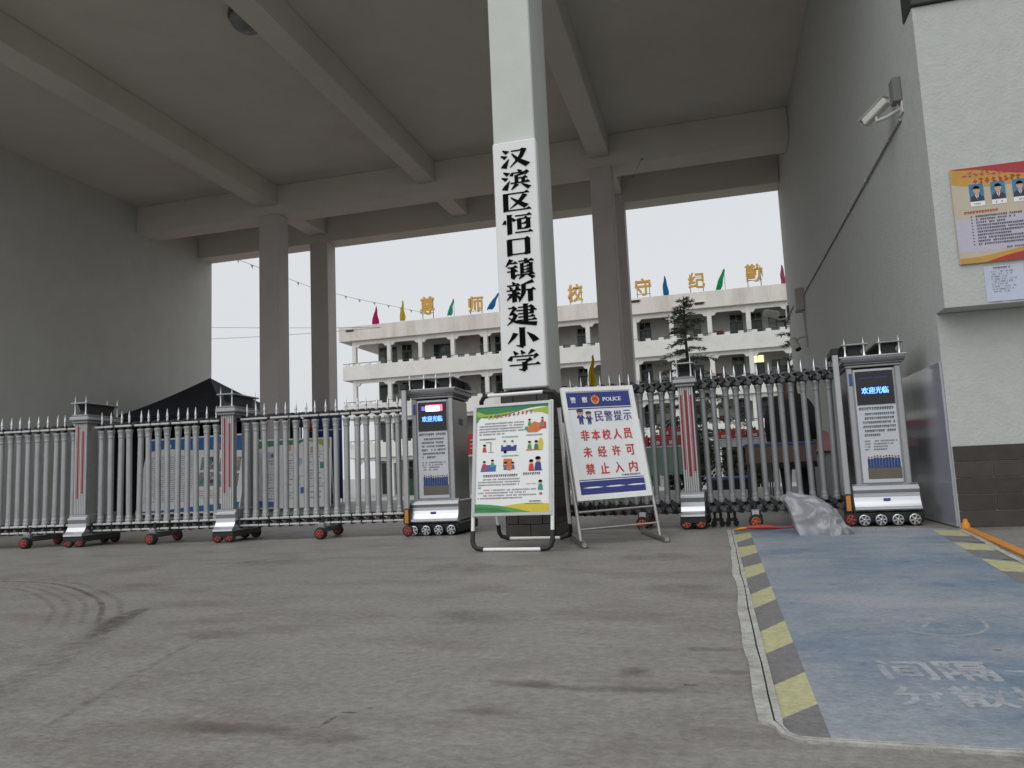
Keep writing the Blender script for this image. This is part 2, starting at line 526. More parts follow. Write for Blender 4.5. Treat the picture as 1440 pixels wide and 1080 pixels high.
class Panel:
    """A flat printed face: u right, v up in metres from its lower left corner, d out of the face."""

    def __init__(s, o, ex, ey):
        s.o, s.ex, s.ey = Vector(o), Vector(ex).normalized(), Vector(ey).normalized()
        s.n = s.ex.cross(s.ey).normalized()
        s.sv = 1.0

    def p(s, u, v, d=0.0):
        return s.o + s.ex * u + s.ey * (v * s.sv) + s.n * d

    def poly(s, mb, pts, mat, d=0.0015):
        mb.add([s.p(u, v, d) for u, v in pts], [tuple(range(len(pts)))], mat)

    def rect(s, mb, u0, v0, u1, v1, mat, d=0.0015):
        s.poly(mb, [(u0, v0), (u1, v0), (u1, v1), (u0, v1)], mat, d)

    def slab(s, mb, u0, v0, u1, v1, d0, d1, mat):
        V = [s.p(u, v, d) for d in (d0, d1) for u, v in ((u0, v0), (u1, v0), (u1, v1), (u0, v1))]
        mb.add(V, [(3, 2, 1, 0), (4, 5, 6, 7), (0, 1, 5, 4), (1, 2, 6, 5), (2, 3, 7, 6), (3, 0, 4, 7)], mat)

    def disc(s, mb, u, v, r, mat, d=0.002, ry=None, n=16, a0=0, a1=360):
        ry = ry or r
        s.poly(mb, [(u + r * math.cos(R(a0 + (a1 - a0) * k / n)), v + ry * math.sin(R(a0 + (a1 - a0) * k / n))) for k in range(n if a1 - a0 >= 360 else n + 1)], mat, d)

    def ring(s, mb, u, v, r0, r1, mat, d=0.002, n=28, q=1.0):
        V = []
        for k in range(n):
            a = 2 * math.pi * k / n
            V += [s.p(u + r0 * math.cos(a), v + r0 * q * math.sin(a), d), s.p(u + r1 * math.cos(a), v + r1 * q * math.sin(a), d)]
        mb.add(V, [(2 * k, 2 * k + 1, (2 * k + 3) % (2 * n), (2 * k + 2) % (2 * n)) for k in range(n)], mat)

    def text(s, mb, txt, u0, v0, u1, v1, mat, d=0.002, bold=0.0, boldv=0.0, dz=0.0002):
        V, F = glyphs(txt)
        offs = [(0, 0)]
        if bold: offs += [(-bold, 0), (bold, 0)]
        if boldv: offs += [(0, boldv), (0, -boldv)]
        for k, (du, dv) in enumerate(offs):
            dd = d + k * dz
            P = [s.p(u0 + x * (u1 - u0) + du, v0 + y * (v1 - v0) + dv, dd) for x, y in V]
            mb.add(P, F, mat)

    def scribble(s, mb, u0, u1, v, h, mat, d=0.0018, gap=0.12, fill=0.9):
        """Print too small to read in the photograph: a row of little dark marks."""
        u = u0
        while u + h * 0.5 < u1:
            w = h * rnd.uniform(0.62, 0.9)
            if rnd.random() < fill:
                q = rnd.random()
                t = h * 0.17
                s.rect(mb, u, v + h * 0.72, u + w, v + h * 0.72 + t, mat, d)
                s.rect(mb, u + w * 0.1, v + h * (0.30 + 0.2 * q), u + w * 0.95, v + h * (0.30 + 0.2 * q) + t, mat, d)
                s.rect(mb, u + w * (0.3 + 0.3 * q), v, u + w * (0.3 + 0.3 * q) + t, v + h * 0.95, mat, d + 0.0002)
                if q > 0.4:
                    s.rect(mb, u + w * 0.02, v, u + w * 0.02 + t, v + h * 0.6, mat, d + 0.0002)
                s.rect(mb, u, v + h * 0.02, u + w * q, v + h * 0.02 + t * 0.8, mat, d)
            u += w + h * gap


# brush style characters of the name board: strokes in a 100 x 100 box
def H(x1, x2, y, w=5):
    w *= 1.25
    return [[(x1, y - w / 2), (x2 - 12, y - w / 2), (x2, y - w / 2), (x2 - 1, y + 1), (x2 - 9, y + w / 2 + 8), (x2 - 17, y + w / 2), (x1, y + w / 2)]]


def Vs(x, y1, y2, w=14):
    w *= 1.15
    return [[(x - w / 2, y1 + 1), (x - w / 2 + 1, y1 - 4), (x - w / 2 + 1, y2 - 1), (x + w / 2, y2 + 3), (x + w / 2, y1 - 5), (x + w / 2 + 3, y1 - 1)]]


def Ts(pts, ws):
    ws = [q_ * 1.15 for q_ in ws]
    out = []
    q = []
    n = len(pts)
    # densify with a quadratic feel
    for i in range(n - 1):
        for k in range(4):
            t = k / 4
            p = (pts[i][0] * (1 - t) + pts[i + 1][0] * t, pts[i][1] * (1 - t) + pts[i + 1][1] * t)
            q.append((p, ws[i] * (1 - t) + ws[i + 1] * t))
    q.append((pts[-1], ws[-1]))
    for _ in range(2):
        q = [q[0]] + [(((q[i - 1][0][0] + q[i][0][0] * 2 + q[i + 1][0][0]) / 4, (q[i - 1][0][1] + q[i][0][1] * 2 + q[i + 1][0][1]) / 4), q[i][1]) for i in range(1, len(q) - 1)] + [q[-1]]
    Lf, Rt = [], []
    for i in range(len(q)):
        a, b = q[max(i - 1, 0)][0], q[min(i + 1, len(q) - 1)][0]
        dx, dy = b[0] - a[0], b[1] - a[1]
        l = math.hypot(dx, dy) or 1
        nx, ny = -dy / l, dx / l
        (x, y), w = q[i]
        Lf.append((x + nx * w / 2, y + ny * w / 2))
        Rt.append((x - nx * w / 2, y - ny * w / 2))
    return [[Lf[i], Rt[i], Rt[i + 1], Lf[i + 1]] for i in range(len(q) - 1)]


WATER = Ts([(10, 93), (27, 78)], [4, 18]) + Ts([(3, 66), (21, 53)], [4, 17]) + Ts([(12, 2), (17, 16), (31, 46)], [19, 15, 2])
BRUSH = {
    '汉': WATER + H(40, 88, 85) + Ts([(86, 92), (74, 52), (34, 2)], [16, 13, 2]) + Ts([(42, 72), (62, 38), (97, 6)], [4, 14, 21]),
    '滨': WATER + Ts([(60, 100), (70, 88)], [4, 13]) + H(40, 100, 84) + Ts([(42, 86), (37, 70)], [6, 11]) + Ts([(94, 85), (86, 70)], [9, 3])
    + Ts([(84, 79), (52, 69)], [11, 5]) + Vs(54, 72, 34, 12) + H(58, 94, 56) + Vs(78, 56, 34, 12) + H(34, 102, 33)
    + Ts([(56, 27), (36, 0)], [15, 3]) + Ts([(72, 27), (99, 2)], [4, 17]),
    '区': H(6, 97, 93) + Vs(13, 92, 4, 17) + H(14, 102, 8) + Ts([(82, 84), (62, 50), (28, 18)], [16, 12, 2]) + Ts([(32, 74), (56, 48), (86, 22)], [4, 13, 20]),
    '恒': Vs(23, 100, 0, 16) + Ts([(9, 74), (5, 54)], [5, 13]) + Ts([(34, 82), (42, 66)], [4, 14]) + H(44, 102, 91) + Vs(57, 76, 22, 14) + Vs(88, 76, 22, 14)
    + H(57, 90, 75) + H(57, 90, 50) + H(57, 90, 25) + H(42, 104, 7),
    '口': Vs(20, 86, 4, 17) + Vs(82, 86, 6, 17) + H(16, 92, 86) + H(20, 86, 12),
    '镇': Ts([(24, 100), (4, 66)], [15, 3]) + H(14, 46, 80) + H(10, 46, 60) + H(8, 46, 40) + Vs(27, 62, 8, 14) + Ts([(25, 4), (44, 24)], [14, 2])
    + H(48, 102, 88) + Vs(73, 100, 78, 10) + Vs(59, 77, 24, 12) + Vs(90, 77, 24, 12) + H(60, 90, 77, 4) + H(60, 90, 60, 4) + H(60, 90, 44, 4) + H(60, 90, 30, 4)
    + H(44, 104, 20) + Ts([(64, 18), (48, 0)], [13, 3]) + Ts([(80, 18), (99, 1)], [4, 16]),
    '新': Ts([(24, 101), (32, 88)], [4, 13]) + H(5, 52, 83) + Ts([(14, 78), (21, 64)], [4, 11]) + Ts([(42, 78), (34, 62)], [11, 4]) + H(3, 54, 59) + H(7, 52, 40)
    + Vs(29, 60, 0, 15) + Ts([(22, 36), (3, 12)], [12, 3]) + Ts([(36, 36), (51, 14)], [3, 14]) + Ts([(96, 98), (60, 84)], [15, 5])
    + Ts([(62, 86), (62, 42), (45, 0)], [14, 13, 3]) + H(62, 104, 57) + Vs(84, 57, -2, 16),
    '建': H(40, 94, 86) + H(33, 104, 70) + H(40, 94, 54) + H(40, 98, 38) + H(34, 104, 22) + Vs(65, 102, 8, 15) + Vs(87, 87, 53, 11)
    + H(6, 34, 85) + Ts([(32, 85), (10, 52)], [13, 4]) + H(9, 34, 53) + Ts([(32, 53), (22, 24), (0, 2)], [13, 10, 2]) + Ts([(6, 40), (28, 14), (102, 0)], [4, 11, 17]),
    '小': Vs(50, 100, 6, 18) + Ts([(54, 6), (28, 14)], [14, 2]) + Ts([(28, 74), (20, 54), (0, 24)], [17, 13, 2]) + Ts([(68, 74), (86, 52), (97, 30)], [4, 17, 21]),
    '学': Ts([(18, 100), (29, 82)], [4, 15]) + Ts([(44, 102), (52, 84)], [4, 15]) + Ts([(86, 101), (68, 80)], [16, 3]) + H(9, 104, 73) + Ts([(12, 76), (3, 54)], [7, 15])
    + Ts([(96, 74), (86, 58)], [12, 3]) + H(27, 82, 56) + Ts([(76, 58), (56, 42)], [14, 4]) + Vs(54, 44, 4, 16) + Ts([(57, 4), (34, 11)], [14, 2]) + H(2, 108, 31),
}


def brush_char(mb, pn, ch, u0, v0, w, h, mat, depth):
    k = 0
    for poly in BRUSH[ch]:
        a = sum(poly[i][0] * poly[(i + 1) % len(poly)][1] - poly[(i + 1) % len(poly)][0] * poly[i][1] for i in range(len(poly)))
        if a < 0:
            poly = poly[::-1]
        n = len(poly)
        d1 = depth + 0.00002 * k
        k += 1
        V = [pn.p(u0 + x / 100 * w, v0 + y / 100 * h, d) for d in (0.001, d1) for x, y in poly]
        mb.add(V, [tuple(range(n, 2 * n))] + [(i, (i + 1) % n, n + (i + 1) % n, n + i) for i in range(n)], mat)


# ------------------------------------------------------------------ ground, lane, markings
def zg(y):
    return 0.0 if y < 20 else (-0.58 * (y - 20) / 0.8 if y < 20.8 else -0.58 - 0.29 * min(1, (y - 20.8) / 34))


mb = MB()
ys = [-120, -20, 0, 10, 20, 20.8, 30, 40, 54.8, 120, 500, 1200]
xs = [-900, -60, -20, 0, 20, 60, 900]
V = [(x, y, zg(y)) for y in ys for x in xs]
F = [(j * 7 + i, j * 7 + i + 1, j * 7 + i + 8, j * 7 + i + 7) for j in range(len(ys) - 1) for i in range(6)]
mb.add(V[:35], [f for f in F if max(f) < 35], 'concrete')
mb.add(V, [f for f in F if max(f) >= 35], 'playground_concrete')
mb.build('ground', kind='structure')


def sheet(name, strips, z=0.0025):
    """Thin painted sheet on the ground following zg; strips = (material, polygon)."""
    m = MB()
    for mt, poly in strips:
        m.add([(x, y, zg(y) + z) for x, y in poly], [tuple(range(len(poly)))], mt)
    return m.build(name, kind='structure')


# athletics surfaces of the school yard
sheet('running_track', [('track_red', [(-60, 26), (60, 26), (60, 28.6), (-60, 28.6)]), ('track_red', [(-60, 28.6), (-7, 28.6), (-7, 39), (-60, 39)])])
sheet('turf_field', [('turf', [(-6.9, 28.7), (60, 28.7), (60, 40), (-6.9, 40)])])
sheet('track_line', [('line_cream', [(-60, y), (-7.2, y), (-7.2, y + w), (-60, y + w)]) for y, w in ((28.9, 0.5), (31, 0.6), (33.6, 0.6), (36.6, 0.7))]
      + [('line_cream', [(-60, 24.6), (60, 24.6), (60, 25.5), (-60, 25.5)])], z=0.008)

# the painted lane on the right: blue surface, yellow and grey blocks, white edge
sheet('painted_lane', [('lane_blue', [(0.205, 1.99), (0.66, 1.96), (1.29, 1.93), (1.60, 4.85), (1.72, 6.05), (1.90, 7.40), (1.40, 7.72), (0.275, 7.72)])])
lst = []
ye = [(7.199, 7.415, 6.934, 6.532), (6.157, 6.319, 5.807, 5.523), (4.99, 5.217, 4.801, 4.536), (3.994, 4.265, 3.867, 3.630), (3.138, 3.367, 2.977, 2.791), (2.411, 2.571, 2.248, 2.114)]
def lx(y): return 0.115 + 0.0022 * y
def rx(y): return 0.200 + 0.0095 * y
top = (7.68, 7.72)
for a, b, c, d in ye:
    lst.append(('stripe_yellow', [(lx(a), a), (lx(d), d), (rx(c), c), (rx(b), b)]))
    lst.append(('stripe_grey', [(lx(top[0]), top[0]), (lx(a), a), (rx(b), b), (rx(top[1]), top[1])]))
    top = (d, c)
lst.append(('stripe_grey', [(lx(top[0]), top[0]), (lx(1.985), 1.985), (rx(1.985), 1.985), (rx(top[1]), top[1])]))
# right-hand border blocks
def rl(y): return 1.02 + 0.118 * y
def rr_(y): return 1.045 + 0.122 * y + (0.02 if y > 6 else 0.0)
RB = [(7.30, 7.20, 6.70, 6.80), (6.28, 6.10, 5.72, 5.80), (5.30, 5.10, 4.66, 4.76), (4.30, 4.10, 3.68, 3.78), (3.30, 3.10, 2.68, 2.78)]
for a, b, c, d in RB:
    lst.append(('stripe_yellow', [(rl(a) - 0.11, a), (rl(d) - 0.11, d), (rr_(c) + 0.01, c), (rr_(b) + 0.01, b)]))
    lst.append(('stripe_grey', [(rl(d) - 0.11, d), (rl(d - 0.42) - 0.11, d - 0.42), (rr_(c - 0.5) + 0.01, c - 0.5), (rr_(c) + 0.01, c)]))
sheet('lane_block_marking', lst, z=0.0036)
# white cement edge with a ragged outer side and a groove
mb = MB()
path = [(lx(y), y) for y in [7.72 - 0.115 * k for k in range(50)]] + [(0.118, 2.05), (0.128, 2.00), (0.15, 1.975)] + [(0.2 + 0.1 * k, 1.97 - 0.004 * k) for k in range(13)]
Lo, Ri = [], []
for i, p in enumerate(path):
    a, b = Vector(path[max(i - 1, 0)]), Vector(path[min(i + 1, len(path) - 1)])
    t = (b - a).normalized()
    nrm = Vector((t.y, -t.x))
    w = (0.062 if p[1] > 2.05 else 0.022) * (1 + 0.30 * noise.noise(Vector((p[0] * 2.2, p[1] * 2.2, 3))) + 0.05 * rnd.uniform(-1, 1))
    Lo.append(Vector(p) + nrm * w)
    Ri.append(Vector(p))
def edge_strip(f0, f1, z, mt):
    A = [l.lerp(r, f0) for l, r in zip(Lo, Ri)]
    B = [l.lerp(r, f1) for l, r in zip(Lo, Ri)]
    n = len(A)
    mb.add([(p.x, p.y, z) for p in A] + [(p.x, p.y, z) for p in B] + [(p.x, p.y, 0.0) for p in A] + [(p.x, p.y, 0.0) for p in B],
           [(i, i + 1, n + i + 1, n + i) for i in range(n - 1)] + [(2 * n + i, 2 * n + i + 1, i + 1, i) for i in range(n - 1)]
           + [(n + i, n + i + 1, 3 * n + i + 1, 3 * n + i) for i in range(n - 1)], mt)
edge_strip(0.0, 0.62, 0.008, 'kerb_white')
edge_strip(0.62, 0.70, 0.004, 'dark_grout')
edge_strip(0.70, 1.0, 0.009, 'kerb_white')
mb.build('lane_kerb', kind='structure')
sheet('lane_edge_line', [('kerb_white', [(rr_(y) + 0.015, y), (rr_(y - 0.5) + 0.015, y - 0.5), (rr_(y - 0.5) + 0.055, y - 0.5), (rr_(y) + 0.055, y)]) for y in [7.3 - 0.5 * k for k in range(10)]], z=0.0046)

# lettering and round mark painted on the lane
mb = MB()
pn = Panel((0, 0, 0.0029), (1, 0.03, 0), (0, 1, 0))
pn.text(mb, '间', 0.452, 2.50, 0.592, 2.715, 'lane_print', d=0.0, bold=0.0045, boldv=0.006, dz=0.00003)
pn.text(mb, '隔', 0.618, 2.50, 0.760, 2.715, 'lane_print', d=0.0, bold=0.0045, boldv=0.006, dz=0.00003)
pn.text(mb, '一', 0.79, 2.60, 0.92, 2.622, 'lane_print', d=0.0)
pn.text(mb, '米', 0.95, 2.50, 1.09, 2.715, 'lane_print', d=0.0, bold=0.0045, boldv=0.006, dz=0.00003)
pn.text(mb, '分', 0.435, 2.25, 0.560, 2.435, 'lane_print', d=0.0, bold=0.0045, boldv=0.006, dz=0.00003)
pn.text(mb, '散', 0.585, 2.25, 0.715, 2.435, 'lane_print', d=0.0, bold=0.0045, boldv=0.006, dz=0.00003)
pn.text(mb, '排', 0.735, 2.25, 0.865, 2.435, 'lane_print', d=0.0, bold=0.0045, boldv=0.006, dz=0.00003)
pn.text(mb, '队', 0.885, 2.25, 1.015, 2.435, 'lane_print', d=0.0, bold=0.0045, boldv=0.006, dz=0.00003)
mb.build('lane_lettering', kind='structure')
mb = MB()
pn.ring(mb, 0.785, 3.36, 0.172, 0.184, 'lane_print_faint', d=0.0, q=1.5)
pn.poly(mb, [(0.765, 3.50), (0.795, 3.50), (0.80, 3.36), (0.765, 3.36)], 'lane_print_faint', 0.0)
pn.poly(mb, [(0.765, 3.36), (0.785, 3.36), (0.735, 3.24), (0.715, 3.24)], 'lane_print_faint', 0.0)
pn.poly(mb, [(0.785, 3.355), (0.80, 3.355), (0.865, 3.25), (0.845, 3.25)], 'lane_print_faint', 0.0)
pn.scribble(mb, 0.69, 0.88, 3.165, 0.04, 'lane_print_faint', d=0.0)
mb.build('lane_round_mark', kind='structure')


class Decal(MB):
    """Thin stain whose edge thins out (a per-vertex 'fade' that the stain materials read as coverage)."""

    def __init__(s):
        super().__init__()
        s.fade = []

    def put(s, V, F, fade, mt):
        s.add(V, F, mt)
        s.fade += fade

    def finish(s, name):
        me = bpy.data.meshes.new(name)
        me.from_pydata(s.v, [], s.f)
        for k in s.mats:
            me.materials.append(MATS[k])
        me.polygons.foreach_set('material_index', s.m)
        a = me.attributes.new('fade', 'FLOAT', 'POINT')
        a.data.foreach_set('value', s.fade)
        return link(name, me, kind='structure')


def band(path, widths, mt, mb, z):
    P = [Vector(p) for p in path]
    A, B = [], []
    for i, p in enumerate(P):
        t = (P[min(i + 1, len(P) - 1)] - P[max(i - 1, 0)]).normalized()
        n = Vector((-t.y, t.x))
        A.append(p + n * widths[i] / 2)
        B.append(p - n * widths[i] / 2)
    n = len(A)
    V, fd = [], []
    for f, k in ((0.0, 0.0), (0.28, 0.85), (0.5, 1.0), (0.72, 0.85), (1.0, 0.0)):
        for i, (a, b) in enumerate(zip(A, B)):
            q = a.lerp(b, f)
            V.append((q.x, q.y, z))
            fd.append(k * min(1.0, i / (0.12 * n) if i < n / 2 else (n - 1 - i) / (0.12 * n)))
    mb.put(V, [(r * n + i, r * n + i + 1, (r + 1) * n + i + 1, (r + 1) * n + i) for r in range(4) for i in range(n - 1)], fd, mt)


def smooth_path(pts, n=6):
    out = []
    for i in range(len(pts) - 1):
        p0, p1, p2, p3 = (Vector(pts[max(i - 1, 0)]), Vector(pts[i]), Vector(pts[i + 1]), Vector(pts[min(i + 2, len(pts) - 1)]))
        for k in range(n):
            t = k / n
            out.append(0.5 * ((2 * p1) + (-p0 + p2) * t + (2 * p0 - 5 * p1 + 4 * p2 - p3) * t * t + (-p0 + 3 * p1 - 3 * p2 + p3) * t ** 3))
    out.append(Vector(pts[-1]))
    return out


mb = Decal()
arc = [(-6.6, 4.62), (-5.9, 4.64), (-5.2, 4.56), (-4.68, 4.44), (-4.1, 4.10), (-3.6, 3.72), (-3.22, 3.32), (-3.02, 3.08)]
for k, (off, w, mt) in enumerate(((0.16, 0.05, 'skid_light'), (0.07, 0.045, 'skid_rubber'), (-0.01, 0.04, 'skid_light'), (-0.09, 0.05, 'skid_light'), (-0.17, 0.04, 'skid_light'))):
    p = smooth_path(arc)
    q = []
    for i, a in enumerate(p):
        t = (p[min(i + 1, len(p) - 1)] - p[max(i - 1, 0)]).normalized()
        q.append(a + Vector((-t.y, t.x)) * off)
    band(q, [w * min(1, 0.25 + i / 10) for i in range(len(q))], mt, mb, 0.0010 + 0.0003 * k)
p = smooth_path([(-2.30, 1.75), (-2.36, 2.05), (-2.52, 2.42), (-2.74, 2.86), (-2.92, 3.18), (-3.02, 3.42), (-3.06, 3.66)])
band(p, [0.16 + 0.08 * min(1, i / 20) for i in range(len(p))], 'skid_light', mb, 0.0028)
q = smooth_path([(-2.74, 2.86), (-2.88, 3.10), (-3.02, 3.38), (-3.07, 3.62)])
band(q, [0.06 + 0.10 * math.sin(math.pi * i / (len(q) - 1)) for i in range(len(q))], 'skid_rubber', mb, 0.0031)
p = smooth_path([(-1.86, 1.75), (-2.0, 2.2), (-2.12, 2.6), (-2.2, 2.95)])
band(p, [0.035] * len(p), 'skid_light', mb, 0.0034)
mb.finish('tyre_mark')
mb = Decal()


def blot(x, y, rx_, ry_, mt, seed, z=0.0045, ang=0):
    V, fd = [(x, y, z)], [1.0]
    for f, q in ((0.45, 0.85), (0.75, 0.5), (1.0, 0.0)):
        for k in range(26):
            a = 2 * math.pi * k / 26
            r = f * (1 + 0.5 * noise.noise(Vector((math.cos(a) * 1.6, math.sin(a) * 1.6, seed))))
            u, v = rx_ * r * math.cos(a), ry_ * r * math.sin(a)
            V.append((x + u * math.cos(ang) - v * math.sin(ang), y + u * math.sin(ang) + v * math.cos(ang), z))
            fd.append(q)
    F = [(0, 1 + k, 1 + (k + 1) % 26) for k in range(26)] + [(1 + r * 26 + k, 1 + (r + 1) * 26 + k, 1 + (r + 1) * 26 + (k + 1) % 26, 1 + r * 26 + (k + 1) % 26) for r in range(2) for k in range(26)]
    mb.put(V, F, fd, mt)


for i, a in enumerate([(-1.075, 1.955, 0.010, 0.045, 'damp_stain'), (-1.055, 2.03, 0.030, 0.009, 'damp_stain'), (-1.085, 1.90, 0.020, 0.010, 'damp_stain'), (-1.01, 2.075, 0.010, 0.006, 'damp_stain'),
                       (-3.43, 6.09, 0.035, 0.018, 'damp_stain'),
                       (-0.45, 2.9, 0.04, 0.014, 'skid_light'), (-0.12, 2.4, 0.03, 0.012, 'damp_stain'), (-0.8, 5.3, 0.05, 0.016, 'skid_light'), (0.95, 2.15, 0.022, 0.014, 'skid_rubber'), (0.86, 2.9, 0.016, 0.010, 'skid_rubber'),
                       (0.55, 4.3, 0.018, 0.010, 'skid_rubber'), (1.1, 5.2, 0.03, 0.012, 'skid_rubber'), (0.7, 6.3, 0.03, 0.01, 'skid_rubber'), (1.3, 6.1, 0.02, 0.01, 'skid_rubber'),
                       (-0.34, 2.33, 0.30, 0.035, 'brown_smear'), (-0.30, 2.52, 0.06, 0.09, 'brown_smear'), (-0.62, 2.36, 0.16, 0.05, 'brown_smear'), (0.00, 2.55, 0.09, 0.03, 'brown_smear'), (-0.06, 2.85, 0.14, 0.03, 'brown_smear'),
                       (-1.02, 1.83, 0.14, 0.05, 'brown_smear'), (-1.30, 1.86, 0.20, 0.06, 'brown_smear'), (-2.2, 3.0, 0.20, 0.14, 'brown_faint'), (-0.2, 4.2, 0.22, 0.16, 'brown_faint'), (-1.8, 5.2, 0.35, 0.3, 'brown_faint'), (-0.45, 5.6, 0.3, 0.25, 'brown_faint'), (-3.6, 5.6, 0.5, 0.4, 'brown_faint'), (-1.1, 3.4, 0.3, 0.2, 'brown_faint'), (-0.68, 2.08, 0.12, 0.03, 'brown_smear')]):
    blot(*a, seed=i * 3.7, z=0.0010 + 0.0002 * i if a[0] < 0.1 else 0.0040)
mb.finish('ground_stain')

# ------------------------------------------------------------------ gatehouse
XL, XR, ZB, ZC = -14.5, 2.03, 7.40, 8.15
gh = thing('gatehouse', 'tall white gatehouse with beamed ceiling over the sliding gates', 'building')


def slabpart(name, mt, dims, parent=gh, bev=0.012, **kw):
    m = MB()
    m.box(*dims, mt, bev)
    return m.build(name, parent, **kw)


slabpart('left_wall', 'plaster', (XL - 0.35, XL, 7.2, 19.55, 0, 9.6))
slabpart('right_wall', 'bay_paint_shaded', (XR, XR + 0.30, 7.50, 19.55, 0, 9.6), bev=0)
slabpart('ceiling', 'ceiling_paint', (XL + 0.003, XR - 0.003, 7.0, 19.54, ZC, ZC + 0.25), bev=0)
slabpart('roof', 'plaster', (XL - 0.6, XR + 0.6, 6.9, 19.9, 9.62, 9.9))
slabpart('near_beam', 'ceiling_paint', (XL + 0.004, XR - 0.004, 16.40, 17.10, ZB, ZC - 0.003))
slabpart('far_beam', 'ceiling_paint', (XL + 0.004, XR - 0.004, 18.92, 19.53, ZB, ZC - 0.003))
slabpart('front_beam', 'plaster', (XL + 0.004, XR - 0.004, 7.10, 7.60, 7.62, ZC - 0.003))
for x0, x1 in ((-10.78, -10.24), (-6.42, -5.98), (-2.27, -1.80)):
    slabpart('ceiling_beam', 'ceiling_paint', (x0, x1, 7.603, 16.397, 7.63, ZC - 0.003))
    slabpart('ceiling_beam', 'ceiling_paint', (x0, x1, 17.103, 18.917, 7.63, ZC - 0.003))
for x0, x1 in ((-10.76, -10.21), (-2.26, -1.78)):
    for y0, y1 in ((16.36, 16.84), (18.88, 19.36)):
        c = slabpart('column', 'column_paint', (x0, x1, y0, y1, 1.0, 7.398))
        b = MB()
        b.box(x0 - 0.02, x1 + 0.02, y0 - 0.02, y1 + 0.02, 0, 1.42, 'dark_tile', 0.01)
        b.build('base_cladding', c)


def tiles(mbx, parent, faces, th, tw, proud=0.008):
    """Individual dark stone tiles on a core. faces = (origin, dir, length, normal, z0, z1)."""
    cache = {}
    for o, d, L_, n, z0, z1 in faces:
        o, d, n = Vector(o), Vector(d), Vector(n)
        rows = max(1, round((z1 - z0) / th))
        rh = (z1 - z0) / rows
        for r in range(rows):
            off = (tw / 2 if r % 2 else 0)
            edges = [0.0] + [e for e in [off + tw * k for k in range(1 if off == 0 else 0, int(L_ / tw) + 2)] if 0.03 < e < L_ - 0.03] + [L_]
            for a, b in zip(edges[:-1], edges[1:]):
                w = round(b - a - 0.006, 3)
                k = (w, round(rh, 3), r % 3 == 0)
                if k not in cache:
                    m = MB()
                    m.box(-w / 2, w / 2, -0.006, 0.006, -(rh - 0.006) / 2, (rh - 0.006) / 2, 'dark_tile_two' if k[2] else 'dark_tile', 0.0025)
                    t = m.build('tile', parent)
                    cache[k] = t.data
                else:
                    t = link('tile', cache[k], parent)
                p = o + d * ((a + b) / 2) + n * (proud + rnd.uniform(-0.0012, 0.0015))
                t.location = (p.x, p.y, z0 + rh * (r + 0.5))
                t.rotation_euler = (0, 0, math.atan2(d.y, d.x))


# front pillar with dark tiled foot
pil = slabpart('pillar', 'pillar_paint', (-2.04, -1.585, 7.44, 8.22, 1.0, 7.497))
core = MB()
core.box(-2.06, -1.565, 7.42, 8.24, 0, 1.478, 'dark_grout', 0.004)
core.build('pillar_foot', pil)
tiles(None, pil, [((-2.06, 7.42, 0), (1, 0, 0), 0.495, (0, -1, 0), 0.005, 1.475), ((-1.565, 7.42, 0), (0, 1, 0), 0.82, (1, 0, 0), 0.005, 1.475),
                  ((-2.06, 8.24, 0), (0, -1, 0), 0.82, (-1, 0, 0), 0.005, 1.475)], 0.123, 0.247)

# polished wall panels at the foot of the right wall
y = 7.472
for k in range(6):
    m = MB()
    m.box(XR - 0.022, XR - 0.002, y + 0.0015, y + 1.0 - 0.0015, 0.01, 1.468, 'gloss_panel', 0.002)
    m.build('wall_panel', gh)
    y += 1.0

# ------------------------------------------------------------------ guard room on the right
gr = thing('guard_room', 'white guard room with projecting upper bay and dark tiled base', 'building')
m = MB()
m.box(XR + 0.302, 6.5, 7.50, 7.612, 0, 4.9, 'bay_paint_shaded', 0.0)
m.box(XR + 0.0, 6.5, 7.470, 7.4985, 0, 1.903, 'bay_paint_shaded', 0.003)
m.box(XR + 0.302, 6.5, 7.614, 12.0, 0, 4.9, 'bay_paint_shaded', 0.0)
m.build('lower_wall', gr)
m = MB()
m.box(XR + 0.0, 6.5, 7.205, 7.498, 1.905, 4.70, 'bay_paint_shaded', 0.003)
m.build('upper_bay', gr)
m = MB()
m.box(XR - 0.01, 6.5, 7.17, 7.496, 4.703, 6.4, 'fascia_dark', 0.01)
m.build('fascia_board', gr)
tiles(None, gr, [((XR + 0.006, 7.464, 0), (1, 0, 0), 1.9, (0, -1, 0), 0.004, 0.712)], 0.142, 0.60, proud=0.002)

# the vertical board with the school name
nb = thing('name_board', 'tall white vertical board with ten black characters on the pillar', 'sign', (-1.785, 7.44, 1.485))
m = MB()
m.box(-0.232, 0.232, -0.13, -0.005, 0, 2.60, 'board_white', 0.012)
m.build('board', nb)
pn = Panel((-0.232, -0.13, 0), (1, 0, 0), (0, 0, 1))
for i, ch in enumerate('汉滨区恒口镇新建小学'):
    m = MB()
    brush_char(m, pn, ch, 0.078, 2.60 - 0.29 - i * 0.2375, 0.305, 0.210, 'ink_black', 0.006)
    m.build('character', nb)

# ------------------------------------------------------------------ folding gates
def keep(o):
    me = o.data
    bpy.data.objects.remove(o)
    return me


